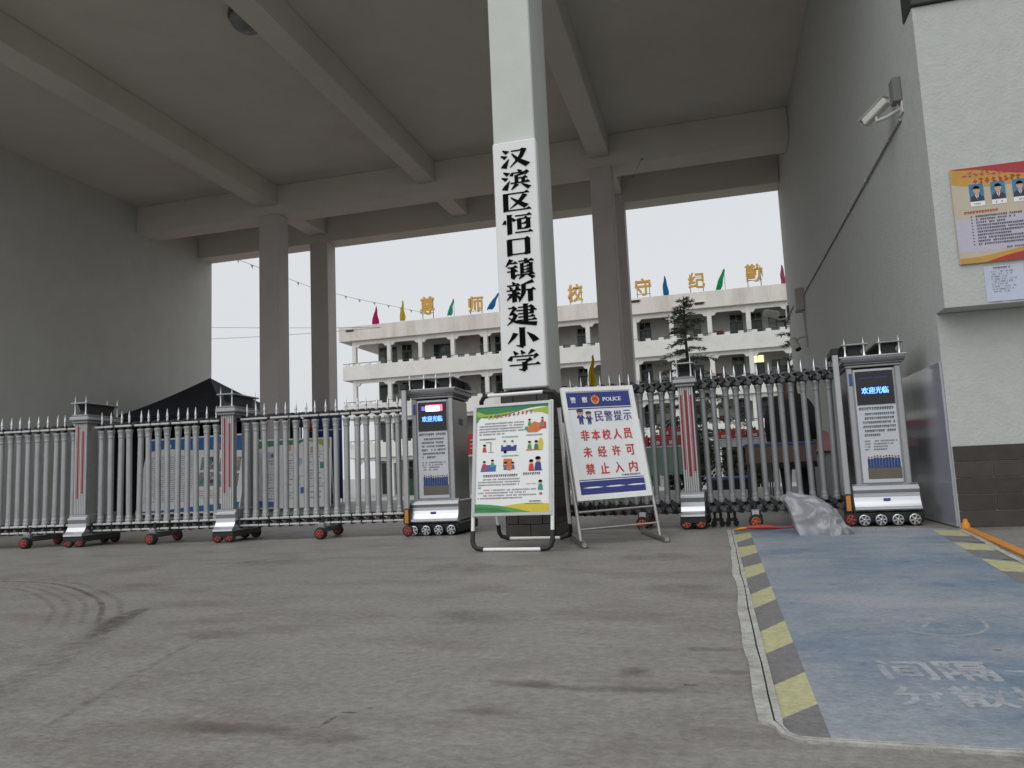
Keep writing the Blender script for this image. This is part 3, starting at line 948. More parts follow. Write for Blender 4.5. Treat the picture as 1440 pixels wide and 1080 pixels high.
def picket_set(light):
    """Shared meshes of one picket: tube, spike, chain links."""
    m = MB()
    tm = 'alu' if light else 'alu_dull'
    dz = -0.17 if light else -0.10
    UP = Matrix.Translation((0, 0, dz))
    pr_ = 0.033 if light else 0.028
    m.lathe([(pr_, 0.30), (pr_, 1.46 + dz)], (0, 0, 0), tm, 10)
    for i_, q in enumerate(([(0.038, 0.255), (0.038, 0.29), (0.034, 0.296), (0.034, 0.32), (0.030, 0.345)], [(0.0305, 1.425), (0.0345, 1.44), (0.0345, 1.452), (0.032, 1.456), (0.036, 1.49), (0.042, 1.51), (0.042, 1.528), (0.02, 1.53)])):
        m.lathe([(r_ + pr_ - 0.030, z_) for r_, z_ in q], (0, 0, dz * i_), tm, 12, smooth=False)
    a = keep(m.build('picket'))
    m = MB(UP)
    m.lathe([(0.009, 1.545), (0.009, 1.60), (0.019, 1.615), (0.010, 1.635), (0.017, 1.655), (0.011, 1.69), (0.001, 1.755)], (0, 0, 0), 'chrome', 8)
    b = keep(m.build('spike'))
    m = MB(UP)
    s = 0.0615 if light else 0.0545
    for x, y_, z in ((-s, 0.05, 1.60), (s, 0.05, 1.60), (0, 0.0, 1.56), (0, 0.09, 1.585)):
        m.lathe([(0.020, -0.028), (0.026, -0.02), (0.026, 0.02), (0.020, 0.028)], (x, y_, z), 'black_plastic' if x else 'knuckle_grey', 8, axis='y')
    for q in (-1, 1):
        m.tube([(-s * q, 0.05, 1.605), (0, 0.0, 1.553), (s * q, -0.03, 1.575)], 0.0125, 'knuckle_grey', 6)
        m.tube([(-s * q, 0.06, 1.575), (0, 0.10, 1.62), (s * q, 0.14, 1.585)], 0.0125, 'black_plastic', 6)
    if not light:
        for x, y_, z in ((-s * 0.5, -0.02, 1.60), (s * 0.5, -0.03, 1.555), (s * 0.5, 0.03, 1.63), (-s * 0.5, 0.06, 1.565)):
            m.lathe([(0.024, -0.035), (0.032, -0.026), (0.032, 0.026), (0.024, 0.035)], (x, y_, z), 'knuckle_grey' if z < 1.58 else 'black_plastic', 8, axis='y')
        for q in (-1, 1):
            m.tube([(-s * q, -0.05, 1.565), (0, -0.02, 1.61), (s * q, 0.0, 1.63)], 0.016, 'knuckle_grey', 6)
    if light:
        m.box(-s * 0.94, s * 0.94, -0.058, -0.036, 1.558, 1.582, 'post_front', 0.005)
    c = keep(m.build('chain_link'))
    m = MB()
    if light:
        m.box(-s * 0.94, s * 0.94, -0.058, -0.034, 0.238, 0.262, 'post_front', 0.005)
        m.box(-s * 0.94, s * 0.94, -0.056, -0.034, 0.165, 0.187, 'post_front', 0.005)
    for x, z in ((-s, 0.25), (s, 0.25), (0, 0.20), (-s, 0.175), (s, 0.175)):
        m.lathe([(0.018, -0.05), (0.026, -0.04), (0.026, 0.04), (0.018, 0.05)], (x, 0.0, z), 'black_plastic' if x else 'knuckle_grey', 8, axis='y')
    if not light:
        for x, y_, z in ((-s * 0.5, -0.02, 0.235), (s * 0.5, -0.03, 0.185), (s * 0.5, 0.03, 0.265), (-s * 0.5, 0.06, 0.17)):
            m.lathe([(0.024, -0.035), (0.032, -0.026), (0.032, 0.026), (0.024, 0.035)], (x, y_, z), 'knuckle_grey' if z < 0.2 else 'black_plastic', 8, axis='y')
    for q in (-1, 1):
        m.tube([(-s * q, 0.03, 0.25), (0, 0.0, 0.205), (s * q, -0.02, 0.175)], 0.012, 'knuckle_grey', 6)
        m.tube([(-s * q, 0.10, 0.18), (0, 0.06, 0.22), (s * q, 0.03, 0.25)], 0.012, 'black_plastic', 6)
    d = keep(m.build('chain_link'))
    return a, b, c, d


def wheel_mesh(r, w, hub, spokes=5, rim='rubber', hr=0.72):
    """A small wheel facing -y with a spoked hub."""
    m = MB()
    m.lathe([(r * 0.86, -w / 2), (r, -w / 2 + 0.006), (r, w / 2 - 0.006), (r * 0.86, w / 2)], (0, 0, 0), rim, 18, axis='y')
    m.lathe([(r * hr, 0), (r * hr, w / 2 + 0.004), (r * (hr - 0.12), w / 2 + 0.004)], (0, 0, 0), hub, 18, axis='y')
    m.lathe([(r * (hr - 0.13), 0), (r * (hr - 0.13), w / 2 + 0.0055)], (0, 0, 0), 'black_plastic', 18, axis='y')
    for k in range(spokes):
        a = 2 * math.pi * k / spokes + 0.3
        T = Matrix.Rotation(a, 4, 'Y')
        m.box(-r * 0.12, r * 0.12, -w / 2 - 0.009, -w / 2 + 0.002, 0, r * (hr - 0.05), hub, 0.0, Tm=T)
    m.lathe([(r * 0.2, 0), (r * 0.2, w / 2 + 0.012), (r * 0.1, w / 2 + 0.016)], (0, 0, 0), hub, 10, axis='y')
    return keep(m.build('wheel'))


WH_ORANGE = wheel_mesh(0.062, 0.04, 'orange_hub')
WH_RED = wheel_mesh(0.062, 0.04, 'red_hub')
WH_CHROME = wheel_mesh(0.060, 0.04, 'chrome', 6, hr=0.84)


def gate_post(gate, x, wheels, stripes):
    """A wide fluted post of the gate with red bars, foot, cap and four wheels."""
    m = MB()
    m.box(x - 0.075, x + 0.075, -0.10, -0.02, 0.36, 1.46, 'alu_dull', 0.006)
    for k in range(7):
        u = -0.066 + 0.022 * k
        m.box(x + u - 0.008, x + u + 0.008, -0.112, -0.098, 0.37, 1.455, 'post_front', 0.004)
    m.box(x - 0.06, x + 0.06, 0.34, 0.42, 0.34, 1.46, 'alu_dull', 0.006)
    p = m.build('gate_post', gate)
    for u, z0, z1 in stripes:
        b = MB()
        b.box(x + u - 0.009, x + u + 0.009, -0.120, -0.106, z0, z1, 'stripe_red', 0.003)
        b.build('red_bar', p)
    b = MB()   # cap: stepped cornice, four little uprights, roof plate with curved underside
    b.box(x - 0.105, x + 0.105, -0.14, 0.46, 1.455, 1.485, 'alu_dull', 0.006)
    b.box(x - 0.125, x + 0.125, -0.16, 0.48, 1.487, 1.535, 'alu', 0.010)
    b.box(x - 0.105, x + 0.105, -0.14, 0.46, 1.537, 1.56, 'alu_dull', 0.005)
    b.prism([(-0.10, 1.55), (-0.06, 1.62), (-0.10, 1.69), (0.42, 1.69), (0.38, 1.62), (0.42, 1.55)], x - 0.055, x + 0.055, 'black_plastic', 'x')
    b.box(x - 0.105, x + 0.105, -0.16, 0.48, 1.688, 1.704, 'alu', 0.005)
    for u in (-0.07, 0.07):
        for v in (-0.125, 0.44):
            b.lathe([(0.013, 1.555), (0.008, 1.60), (0.008, 1.66), (0.012, 1.69)], (x + u, v, 0), 'chrome', 8)
            b.lathe([(0.009, 1.70), (0.005, 1.73), (0.001, 1.785)], (x + u, v, 0), 'chrome', 6)
    b.build('post_cap', p)
    b = MB()   # foot: polished skirt with a double curve, dark chassis
    prof = [(-0.125, 0.37), (-0.125, 0.345), (-0.15, 0.335), (-0.152, 0.315), (-0.140, 0.27), (-0.145, 0.225), (-0.175, 0.18), (-0.215, 0.15), (-0.218, 0.13), (-0.05, 0.13), (-0.05, 0.37)]
    b.prism(prof, x - 0.118, x + 0.118, 'skirt_metal', 'x')
    b.box(x - 0.122, x + 0.122, -0.052, 0.46, 0.075, 0.375, 'alu_dull', 0.008)
    b.box(x - 0.128, x + 0.128, -0.205, 0.47, 0.062, 0.128, 'black_plastic', 0.006)
    b.build('post_foot', p)
    for u in (-0.072, 0.072):
        for v in (-0.175, 0.44):
            link('wheel', wheels, p, (x + u, v, 0.063))
    return p


def trolley(gate, x, wheels, fender):
    m = MB()
    m.box(x - 0.03, x + 0.03, -0.10, 0.40, 0.075, 0.135, 'knuckle_grey', 0.006)
    m.box(x - 0.045, x + 0.045, -0.13, -0.07, 0.09, 0.18, fender, 0.012)
    m.lathe([(0.07, -0.02), (0.07, 0.02)], (x, -0.115, 0.066), 'black_plastic', 14, axis='y')
    m.box(x - 0.045, x + 0.045, 0.37, 0.43, 0.09, 0.16, 'knuckle_grey', 0.01)
    for v in (-0.05, 0.3):
        m.tube([(x, v, 0.13), (x, v, 0.25)], 0.02, 'black_plastic', 8)
    t = m.build('trolley', gate)
    link('wheel', wheels, t, (x, -0.145, 0.063))
    link('wheel', wheels, t, (x, 0.40, 0.063))


def gate(name, label, loc, rz, xs, posts, trolleys, light, wheels, stripes, fender):
    g = thing(name, label, 'gate', loc, rz, 'folding gates across the school entrance')
    a, b, c, d = picket_set(light)
    for x in xs:
        if any(abs(x - p) < 0.12 for p in posts):
            continue
        p = link('picket', a, g, (x + rnd.uniform(-0.004, 0.004), rnd.uniform(-0.004, 0.004), 0))
        p.rotation_euler = (R(rnd.uniform(-0.4, 0.4)), R(rnd.uniform(-0.5, 0.5)), R(rnd.uniform(-8, 8) * 0.3))
        link('spike', b, p)
        link('chain_link', c, p)
        link('chain_link', d, p)
    for x in posts:
        gate_post(g, x, wheels, stripes)
    for x in trolleys:
        trolley(g, x, wheels, fender)
    return g


gl = gate('folding_gate', 'long grey folding gate on the left with two red-striped posts', (-5.45, 7.72, 0), math.atan(0.115),
          [2.02 - 0.123 * k for k in range(56)], (0.0, -1.87), (1.13, -0.93, -2.55, -4.0), True, WH_RED, [(-0.030, 0.56, 1.42), (0.034, 0.62, 1.36)], 'alu_dull')
g2 = gate('folding_gate', 'shorter grey folding gate with one red-striped post behind the police notice', (-0.235, 8.10, 0), R(-3.5),
          [1.37 - 0.109 * k for k in range(25)], (0.0,), (0.60, -0.52), False, WH_ORANGE, [(-0.050, 0.60, 1.37), (0.0, 0.53, 1.42), (0.050, 0.58, 1.37)], 'chrome')


for x in (0.22, 0.36):
    m = MB()
    m.box(x - 0.055, x + 0.055, 0.10, 0.16, 0.055, 0.085, 'black_plastic', 0.006)
    for u in (-0.03, 0.03):
        m.box(x + u - 0.014, x + u + 0.014, 0.11, 0.15, 0.0855, 0.20, 'black_plastic', 0.004)
    for u in (-0.04, 0.04):
        m.lathe([(0.026, -0.03), (0.03, -0.02), (0.03, 0.02), (0.026, 0.03)], (x + u, 0.13, 0.031), 'rubber', 10, axis='y')
    m.build('support_bracket', g2)


def end_frame(g, x, z1, orange):
    """The flat upright at the end of the gate beside the drive head."""
    m = MB()
    m.box(x - 0.028, x + 0.028, -0.16, -0.12, 0.30, z1, 'frame_grey', 0.006)
    m.box(x - 0.036, x + 0.036, -0.17, 0.32, z1 - 0.005, z1 + 0.06, 'black_plastic', 0.008)
    m.box(x - 0.022, x + 0.022, 0.27, 0.31, 0.16, z1, 'frame_grey', 0.006)
    m.box(x - 0.034, x + 0.034, -0.165, -0.115, 0.13, 0.298, 'black_plastic', 0.006)
    f = m.build('end_frame', g)
    m = MB()
    m.box(x - 0.021, x + 0.021, -0.172, -0.166, 0.145, 0.29, 'orange_plastic', 0.002)
    m.build('reflector', f)
    link('wheel', WH_RED, f, (x + 0.01, -0.15, 0.063))


end_frame(gl, 2.14, 1.62, True)
end_frame(g2, 1.455, 1.655, True)


def drive_head(name, label, loc, rz, flash, side):
    """Motor head of a folding gate: plinth with wheels, polished skirt, printed panel with screen, cornice and roof ornaments."""
    t = thing(name, label, 'gate motor', loc, rz, 'motor heads of the folding gates')
    m = MB()
    m.box(-0.235, 0.235, 0.0, 0.62, 0.36, 1.51, 'steel_side', 0.012)
    for u in (-0.215, 0.215):
        m.box(u - 0.028, u + 0.028, -0.016, 0.012, 0.355, 1.515, 'alu', 0.008)
    m.build('body', t)
    m = MB()
    m.box(-0.30, 0.30, -0.10, 0.70, 0.03, 0.138, 'black_plastic', 0.012)
    m.build('plinth', t)
    m = MB()
    prof = [(0.0, 0.395), (-0.03, 0.392), (-0.05, 0.375), (-0.052, 0.360), (-0.078, 0.356), (-0.081, 0.338), (-0.072, 0.305), (-0.074, 0.27), (-0.085, 0.235), (-0.105, 0.20), (-0.118, 0.182), (-0.128, 0.178), (-0.13, 0.158), (-0.118, 0.142), (0.0, 0.142)]
    m.prism(prof, -0.285, 0.285, 'skirt_metal', 'x')
    m.box(-0.275, 0.275, 0.003, 0.66, 0.142, 0.375, 'steel_side', 0.01)
    m.box(-0.03, 0.03, -0.092, -0.080, 0.235, 0.258, 'sticker_blue', 0.0)
    m.build('skirt', t)
    for k in range(4):
        link('wheel', WH_CHROME, t, (-0.215 + 0.143 * k, -0.115, 0.061))
    for k in range(2):
        link('wheel', WH_CHROME, t, (-0.2 + 0.4 * k, 0.66, 0.061))
    m = MB()
    m.box(-0.25, 0.25, -0.02, 0.64, 1.517, 1.542, 'alu', 0.008)
    m.box(-0.262, 0.262, -0.036, 0.655, 1.544, 1.560, 'alu_dull', 0.005)
    m.prism([(-0.036, 1.562), (-0.06, 1.575), (-0.078, 1.597), (-0.080, 1.608), (0.695, 1.608), (0.69, 1.59), (0.66, 1.562)], -0.28, 0.28, 'alu', 'x')
    m.box(-0.30, 0.30, -0.088, 0.70, 1.609, 1.624, 'post_front', 0.005)
    m.build('cornice', t)
    for cx in (-0.155, 0.155):
        m = MB()
        V = []
        m.prism([(cx - 0.075, 1.625), (cx - 0.055, 1.67), (cx - 0.075, 1.73), (cx + 0.075, 1.73), (cx + 0.055, 1.67), (cx + 0.075, 1.625)], -0.03, 0.64, 'black_plastic', 'y')
        m.prism([(-0.09, 1.745), (-0.10, 1.731), (0.55, 1.731), (0.72, 1.665), (0.735, 1.68), (0.57, 1.75)], cx - 0.12, cx + 0.12, 'alu_dull', 'x')
        for u in (-0.085, 0.085):
            m.lathe([(0.020, 1.625), (0.012, 1.66), (0.010, 1.70), (0.014, 1.73)], (cx + u, -0.062, 0), 'chrome', 8)
            m.lathe([(0.010, 1.745), (0.006, 1.765), (0.001, 1.805)], (cx + u, -0.062, 0), 'chrome', 6)
        m.build('roof_ornament', t)
    m = MB()
    m.box(-0.178, 0.172, -0.012, -0.002, 0.402, 1.495, 'panel_print', 0.002)
    pan = m.build('front_panel', t)
    P = Panel((-0.178, -0.012, 0.402), (1, 0, 0), (0, 0, 1))
    P.sv = 1.16
    m = MB()
    rows = ((0.60, 0.026, 0.02, 0.335), (0.557, 0.021, 0.07, 0.33), (0.522, 0.021, 0.045, 0.32), (0.487, 0.021, 0.045, 0.335), (0.452, 0.021, 0.045, 0.33), (0.417, 0.021, 0.055, 0.325), (0.382, 0.021, 0.05, 0.20))
    for v, h, u0, u1 in rows:
        P.scribble(m, u0, u1, v, h, 'ink_dark')
    for v, u0, u1 in ((0.335, 0.12, 0.33), (0.312, 0.12, 0.29), (0.289, 0.12, 0.25), (0.266, 0.12, 0.24), (0.335, 0.045, 0.10), (0.312, 0.045, 0.10), (0.289, 0.045, 0.09), (0.266, 0.045, 0.09)):
        P.scribble(m, u0, u1, v, 0.014, 'ink_grey')
    m.build('printed_text', pan)
    m = MB()   # group photograph: a row of people in blue above brown paving
    P.rect(m, 0.05, 0.03, 0.345, 0.125, 'panel_brown', 0.0012)
    for k in range(11):
        u = 0.066 + 0.026 * k
        hh = 0.075 + 0.012 * rnd.random()
        P.rect(m, u - 0.012, 0.12, u + 0.012, 0.12 + hh, 'blue_clothes', 0.0020 + 0.0001 * (k % 2))
        P.disc(m, u, 0.128 + hh, 0.0085, 'skin_print', 0.0024, n=8)
        P.disc(m, u, 0.133 + hh, 0.0080, 'ink_black', 0.0026, ry=0.005, n=8)
    m.build('group_photo', pan)
    m = MB()
    P.slab(m, 0.012, 0.645, 0.345, 0.925, 0.0005, 0.006, 'screen_black')
    sc = m.build('screen', pan)
    m = MB()
    P.text(m, '欢', 0.060, 0.735, 0.116, 0.790, 'led_blue', 0.0075, bold=0.002)
    P.text(m, '迎', 0.122, 0.735, 0.176, 0.790, 'led_blue', 0.0075, bold=0.002)
    P.text(m, '光', 0.182, 0.735, 0.236, 0.790, 'led_blue', 0.0075, bold=0.002)
    P.text(m, '临', 0.242, 0.735, 0.296, 0.790, 'led_blue', 0.0075, bold=0.002)
    m.build('screen_text', pan)
    m = MB()
    if flash:
        P.rect(m, 0.055, 0.845, 0.105, 0.885, 'led_violet', 0.008)
        P.rect(m, 0.107, 0.835, 0.265, 0.888, 'led_white', 0.008)
        P.rect(m, 0.267, 0.835, 0.300, 0.888, 'led_red', 0.008)
        P.rect(m, 0.107, 0.890, 0.300, 0.898, 'led_red', 0.008)
    else:
        for k in range(12):
            P.disc(m, 0.045 + 0.022 * k, 0.868, 0.006, 'sticker_blue', 0.008, n=8)
    m.build('light_bar', pan)
    m = MB()
    m.box(-0.222, -0.192, -0.0195, -0.0165, 1.34, 1.46, 'sticker_blue', 0.0)
    m.build('sticker', t)
    if side:
        m = MB()
        m.box(0.2365, 0.2385, 0.25, 0.40, 1.22, 1.29, 'sticker_blue', 0.0)
        m.build('side_sticker', t)
    return t


drive_head('gate_motor_head', 'silver gate motor head with flashing red and blue light bar on its screen', (-3.03, 7.97, 0), R(3), True, True)
drive_head('gate_motor_head', 'silver gate motor head with blue screen text against the right wall', (1.545, 7.92, 0), R(-2), False, False)

# ------------------------------------------------------------------ green poster stand
af = thing('poster_stand', 'white tubular A-frame stand holding a green and white cartoon poster', 'sign', (-1.675, 6.13, 0), R(-4))
m = MB()
fw = 0.352
fy = lambda z: 0.012 + 0.155 * z            # the front frame leans back a little
for sx in (-1, 1):
    m.tube([(sx * fw, fy(0.15), 0.15), (sx * fw, fy(1.255), 1.255)], 0.016, 'frame_white', 10)
m.tube([(-fw + 0.09, fy(0.018), 0.018), (fw - 0.09, fy(0.018), 0.018)], 0.015, 'frame_white', 10)
ff = m.build('front_frame', af)
for sx in (-1, 1):
    m = MB()
    m.tube([(sx * fw, fy(0.17), 0.17), (sx * fw, fy(0.085), 0.085), (sx * (fw - 0.012), fy(0.05), 0.05), (sx * (fw - 0.04), fy(0.027), 0.027), (sx * (fw - 0.10), fy(0.02), 0.02)], 0.0205, 'black_plastic', 10)
    m.build('corner_joint', ff)
m = MB()
ap, bw = (0.235, 1.33), 0.355
ry = lambda z: 0.99 - (0.99 - 0.235) * z / 1.33
rxo = -0.10
px = lambda sx, z: sx * bw + rxo * (1 - z / 1.33) + 0.045 * z / 1.33
for sx in (-1, 1):
    m.tube([(px(sx, 0.14), ry(0.14), 0.14), (px(sx, 1.24), ry(1.24), 1.24)], 0.016, 'frame_white', 10)
m.tube([(px(-1, 0.02) + 0.09, ry(0.02), 0.02), (px(1, 0.02) - 0.09, ry(0.02), 0.02)], 0.015, 'frame_white', 10)
m.tube([(px(-1, 1.33) + 0.07, ry(1.33), 1.333), (px(1, 1.33) - 0.12, ry(1.33), 1.333)], 0.016, 'frame_white', 10)
rf = m.build('rear_frame', af)
for sx in (-1, 1):
    m = MB()
    m.tube([(px(sx, 0.16), ry(0.16), 0.16), (px(sx, 0.08), ry(0.08), 0.08), (px(sx, 0.05) - sx * 0.02, ry(0.04), 0.04), (px(sx, 0.02) - sx * 0.10, ry(0.02), 0.021)], 0.0205, 'black_plastic', 10)
    m.build('corner_joint', rf)
    m = MB()
    k = 0.07 if sx < 0 else 0.13
    m.tube([(px(sx, 1.20), ry(1.20), 1.20), (px(sx, 1.29), ry(1.29), 1.285), (px(sx, 1.32) - sx * 0.03, ry(1.32), 1.325), (px(sx, 1.33) - sx * k, ry(1.33), 1.334)], 0.0205, 'black_plastic', 10)
    m.build('corner_joint', rf)
lean = math.atan(0.155)
P = Panel((-fw + 0.006, fy(0.305) - 0.016, 0.305), (1, 0, 0), (0, math.sin(lean), math.cos(lean)))
PW, PH = 2 * fw - 0.012, 0.945
m = MB()
P.slab(m, 0, 0, PW, PH, -0.012, 0.0, 'poster_white')
pb = m.build('poster_board', af)
m = MB()
for a in ((-0.008, -0.012, PW + 0.008, 0.012), (-0.008, PH - 0.012, PW + 0.008, PH + 0.012), (-0.010, 0.0125, 0.016, PH - 0.0125), (PW - 0.016, 0.0125, PW + 0.010, PH - 0.0125)):
    P.slab(m, *a, -0.014, 0.009, 'frame_grey')
m.build('snap_frame', pb)
m = MB()
w = lambda x: 0.835 + 0.05 * math.sin(x * 3.2 - 0.5)
n = 16
top = PH - 0.013
P.poly(m, [(0.017, top), (0.017, 0.80)] + [(0.017 + (PW - 0.033) * k / n, top - 0.085 + 0.055 * (k / n) ** 1.4 - 0.02 * math.sin(6 * k / n)) for k in range(1, n + 1)] + [(PW - 0.016, top)], 'green_dark', 0.0012)
P.poly(m, [(0.42 + (PW - 0.436) * k / 10, top - 0.055 + 0.030 * (k / 10)) for k in range(11)] + [(PW - 0.016, top - 0.10), (0.62, top - 0.075), (0.52, top - 0.06)], 'green_lime', 0.0017)
P.poly(m, [(0.017, 0.86), (0.05, 0.845), (0.16, 0.855), (0.30, 0.862), (0.40, 0.885), (0.34, 0.88), (0.20, 0.868), (0.10, 0.868), (0.017, 0.90)], 'green_lime', 0.0021)
P.poly(m, [(0.017, 0.80), (0.03, 0.80), (0.05, 0.845), (0.017, 0.87)], 'green_mid', 0.0019)
m.build('printed_wave', pb)
m = MB()
P.poly(m, [(0.017, 0.014), (PW - 0.016, 0.014)] + [(PW - 0.016 - (PW - 0.033) * k / n, 0.075 + 0.016 * math.sin(5 * k / n + 0.4)) for k in range(n + 1)], 'yellow_print', 0.0012)
P.poly(m, [(0.017, 0.014), (0.52, 0.014)] + [(0.52 - 0.503 * k / n, 0.014 + 0.075 * math.sin(math.pi / 2 * k / n)) for k in range(1, n + 1)], 'green_mid', 0.0017)
P.poly(m, [(0.017, 0.062), (0.10, 0.064), (0.22, 0.052), (0.36, 0.016), (0.28, 0.016), (0.017, 0.03)], 'green_dark', 0.0022)
m.build('printed_wave', pb)
m = MB()
cols = ['yellow_print', 'yellow_print', 'orange_print', 'orange_print', 'red_print', 'magenta_print', 'magenta_print', 'red_print', 'red_print', 'red_print', 'blue_print', 'yellow_print']
for k, c in enumerate(cols):
    u, v = 0.115 + 0.0385 * k, 0.822 + 0.003 * k
    for _ in range(5):
        a, b = rnd.uniform(0, 0.016), rnd.uniform(0, 0.026)
        P.poly(m, [(u + a, v + b), (u + a + 0.017, v + b + 0.002), (u + a + 0.018, v + b + 0.007), (u + a + 0.001, v + b + 0.005)], c, 0.0026 + 0.0001 * _)
    P.poly(m, [(u + 0.012, v), (u + 0.017, v), (u + 0.022, v + 0.036), (u + 0.017, v + 0.036)], c, 0.0034)
for r in range(5):
    P.scribble(m, 0.045 + (0.05 if r == 0 else 0), 0.46 - (0.18 if r == 4 else 0), 0.777 - 0.0235 * r, 0.014, 'ink_grey', fill=0.95)
for u, v, c in ((0.05, 0.640, 'ink_dark'), (0.255, 0.652, 'teal_print'), (0.475, 0.658, 'teal_print'), (0.255, 0.487, 'teal_print')):
    P.scribble(m, u, u + 0.15, v, 0.014, c, fill=1)
P.scribble(m, 0.085, 0.395, 0.317, 0.023, 'ink_dark', fill=1)
P.scribble(m, 0.445, 0.60, 0.324, 0.023, 'ink_dark', fill=1)
for r in range(8):
    u0 = (0.085, 0.04, 0.04, 0.04, 0.09, 0.04, 0.09, 0.04)[r]
    u1 = (0.42, 0.42, 0.42, 0.07, 0.56, 0.47, 0.56, 0.44)[r]
    v = 0.290 - 0.0228 * r
    if r in (0, 4, 6):
        P.scribble(m, u0, u0 + 0.08, v, 0.013, 'magenta_print')
        u0 += 0.09
    P.scribble(m, u0, u1, v, 0.013, 'ink_grey', fill=0.93)
P.scribble(m, 0.50, 0.60, 0.098, 0.013, 'ink_dark')
P.scribble(m, 0.46, 0.62, 0.080, 0.010, 'ink_grey')
m.build('printed_text', pb)
m = MB()


def toon(u, v, h, shirt, hair='ink_black', d=0.003):
    h *= 0.84
    P.poly(m, [(u - h * 0.26, v), (u + h * 0.26, v), (u + h * 0.2, v + h * 0.5), (u + h * 0.08, v + h * 0.6), (u - h * 0.08, v + h * 0.6), (u - h * 0.2, v + h * 0.5)], shirt, d)
    P.disc(m, u, v + h * 0.76, h * 0.19, 'skin_print', d + 0.0004, n=10)
    P.disc(m, u, v + h * 0.84, h * 0.20, hair, d + 0.0008, ry=h * 0.13, n=10)


P.poly(m, [(0.475, 0.705), (0.49, 0.688), (0.57, 0.685), (0.61, 0.71), (0.60, 0.765), (0.545, 0.782), (0.50, 0.745)], 'orange_print')
P.poly(m, [(0.595, 0.712), (0.655, 0.716), (0.652, 0.775), (0.598, 0.772)], 'red_print', 0.0018)
P.rect(m, 0.605, 0.735, 0.632, 0.772, 'teal_print', 0.0024)
toon(0.505, 0.745, 0.075, 'green_mid'); toon(0.62, 0.765, 0.062, 'red_print'); P.disc(m, 0.478, 0.725, 0.017, 'teal_print', 0.0028)
m.build('cartoon', pb)
m = MB()
toon(0.095, 0.535, 0.085, 'red_print'); P.rect(m, 0.150, 0.535, 0.157, 0.622, 'ink_grey'); P.rect(m, 0.105, 0.615, 0.157, 0.621, 'ink_grey', 0.002); P.rect(m, 0.13, 0.53, 0.18, 0.535, 'ink_grey')
m.build('cartoon', pb)
m = MB()
P.poly(m, [(0.245, 0.535), (0.385, 0.535), (0.39, 0.585), (0.25, 0.59)], 'navy_print'); toon(0.28, 0.575, 0.07, 'board_white', 'ink_grey'); toon(0.35, 0.575, 0.065, 'board_white'); P.disc(m, 0.285, 0.53, 0.014, 'ink_black', 0.003)
m.build('cartoon', pb)
m = MB()
P.rect(m, 0.475, 0.53, 0.62, 0.542, 'orange_print'); P.disc(m, 0.605, 0.585, 0.022, 'yellow_print', 0.002, ry=0.055); toon(0.505, 0.545, 0.085, 'green_mid'); toon(0.565, 0.54, 0.095, 'green_dark')
m.build('cartoon', pb)
m = MB()
P.poly(m, [(0.06, 0.365), (0.20, 0.365), (0.205, 0.42), (0.075, 0.425)], 'blue_print'); toon(0.095, 0.395, 0.08, 'red_print'); toon(0.17, 0.40, 0.085, 'teal_print'); P.rect(m, 0.10, 0.375, 0.135, 0.405, 'magenta_print', 0.0042)
m.build('cartoon', pb)
m = MB()
P.poly(m, [(0.265, 0.40), (0.345, 0.40), (0.35, 0.468), (0.27, 0.472)], 'orange_print', 0.0012); toon(0.29, 0.375, 0.085, 'blue_print'); toon(0.355, 0.378, 0.08, 'blue_print'); P.disc(m, 0.323, 0.395, 0.026, 'orange_print', 0.0044)
m.build('cartoon', pb)
m = MB()
toon(0.52, 0.362, 0.115, 'red_print'); toon(0.58, 0.362, 0.145, 'navy_print'); P.rect(m, 0.50, 0.357, 0.62, 0.363, 'ink_dark')
m.build('cartoon', pb)
m = MB()
toon(0.60, 0.195, 0.105, 'teal_print'); P.rect(m, 0.59, 0.155, 0.615, 0.175, 'magenta_print'); P.scribble(m, 0.475, 0.56, 0.245, 0.008, 'ink_grey'); P.disc(m, 0.565, 0.262, 0.018, 'white_print', 0.0028, ry=0.012)
m.build('cartoon', pb)

# ------------------------------------------------------------------ police notice on its steel easel
C0 = Vector((-0.941, 6.85, 0.894))
yaw, lean = 0.533, 0.216
ax = Vector((math.cos(yaw), math.sin(yaw), 0)); bk = Vector((-math.sin(yaw), math.cos(yaw), 0))
uy = bk * math.sin(lean) + Vector((0, 0, 1)) * math.cos(lean)
a2 = ax * math.cos(0.026) + uy * math.sin(0.026); u2 = -ax * math.sin(0.026) + uy * math.cos(0.026)
PWd, PHt = 0.717, 1.048
ps = thing('police_notice', 'white police notice board with red characters leaning on a steel easel', 'sign', (-0.85, 6.85, 0))
off = Vector((-0.85, 6.85, 0))
P = Panel(C0 - off - a2 * PWd / 2 - u2 * PHt / 2, a2, u2)
nn = P.n
m = MB()
P.slab(m, 0.02, 0.02, PWd - 0.02, PHt - 0.02, -0.014, 0, 'sign_grey')
bd = m.build('notice_board', ps)
m = MB()
fwid = 0.040
for a in ((0, 0, PWd, fwid), (0, PHt - fwid, PWd, PHt), (0, fwid + 0.0005, fwid, PHt - fwid - 0.0005), (PWd - fwid, fwid + 0.0005, PWd, PHt - fwid - 0.0005)):
    P.slab(m, *a, -0.018, 0.012, 'frame_white')
m.build('frame', bd)
m = MB()
i0, i1, j0, j1 = fwid, PWd - fwid, fwid, PHt - fwid
P.rect(m, i0 + 0.006, j1 - 0.152, i1 - 0.006, j1 - 0.010, 'navy_print', 0.0012)
P.rect(m, i0 + 0.006, j1 - 0.170, i1 - 0.006, j1 - 0.160, 'navy_print', 0.0012)
m.build('blue_band', bd)
m = MB()
P.rect(m, i0 + 0.006, j0 + 0.012, i1 - 0.006, j0 + 0.130, 'navy_print', 0.0012)
P.rect(m, i0 + 0.006, j0 + 0.138, i1 - 0.006, j0 + 0.146, 'navy_print', 0.0012)
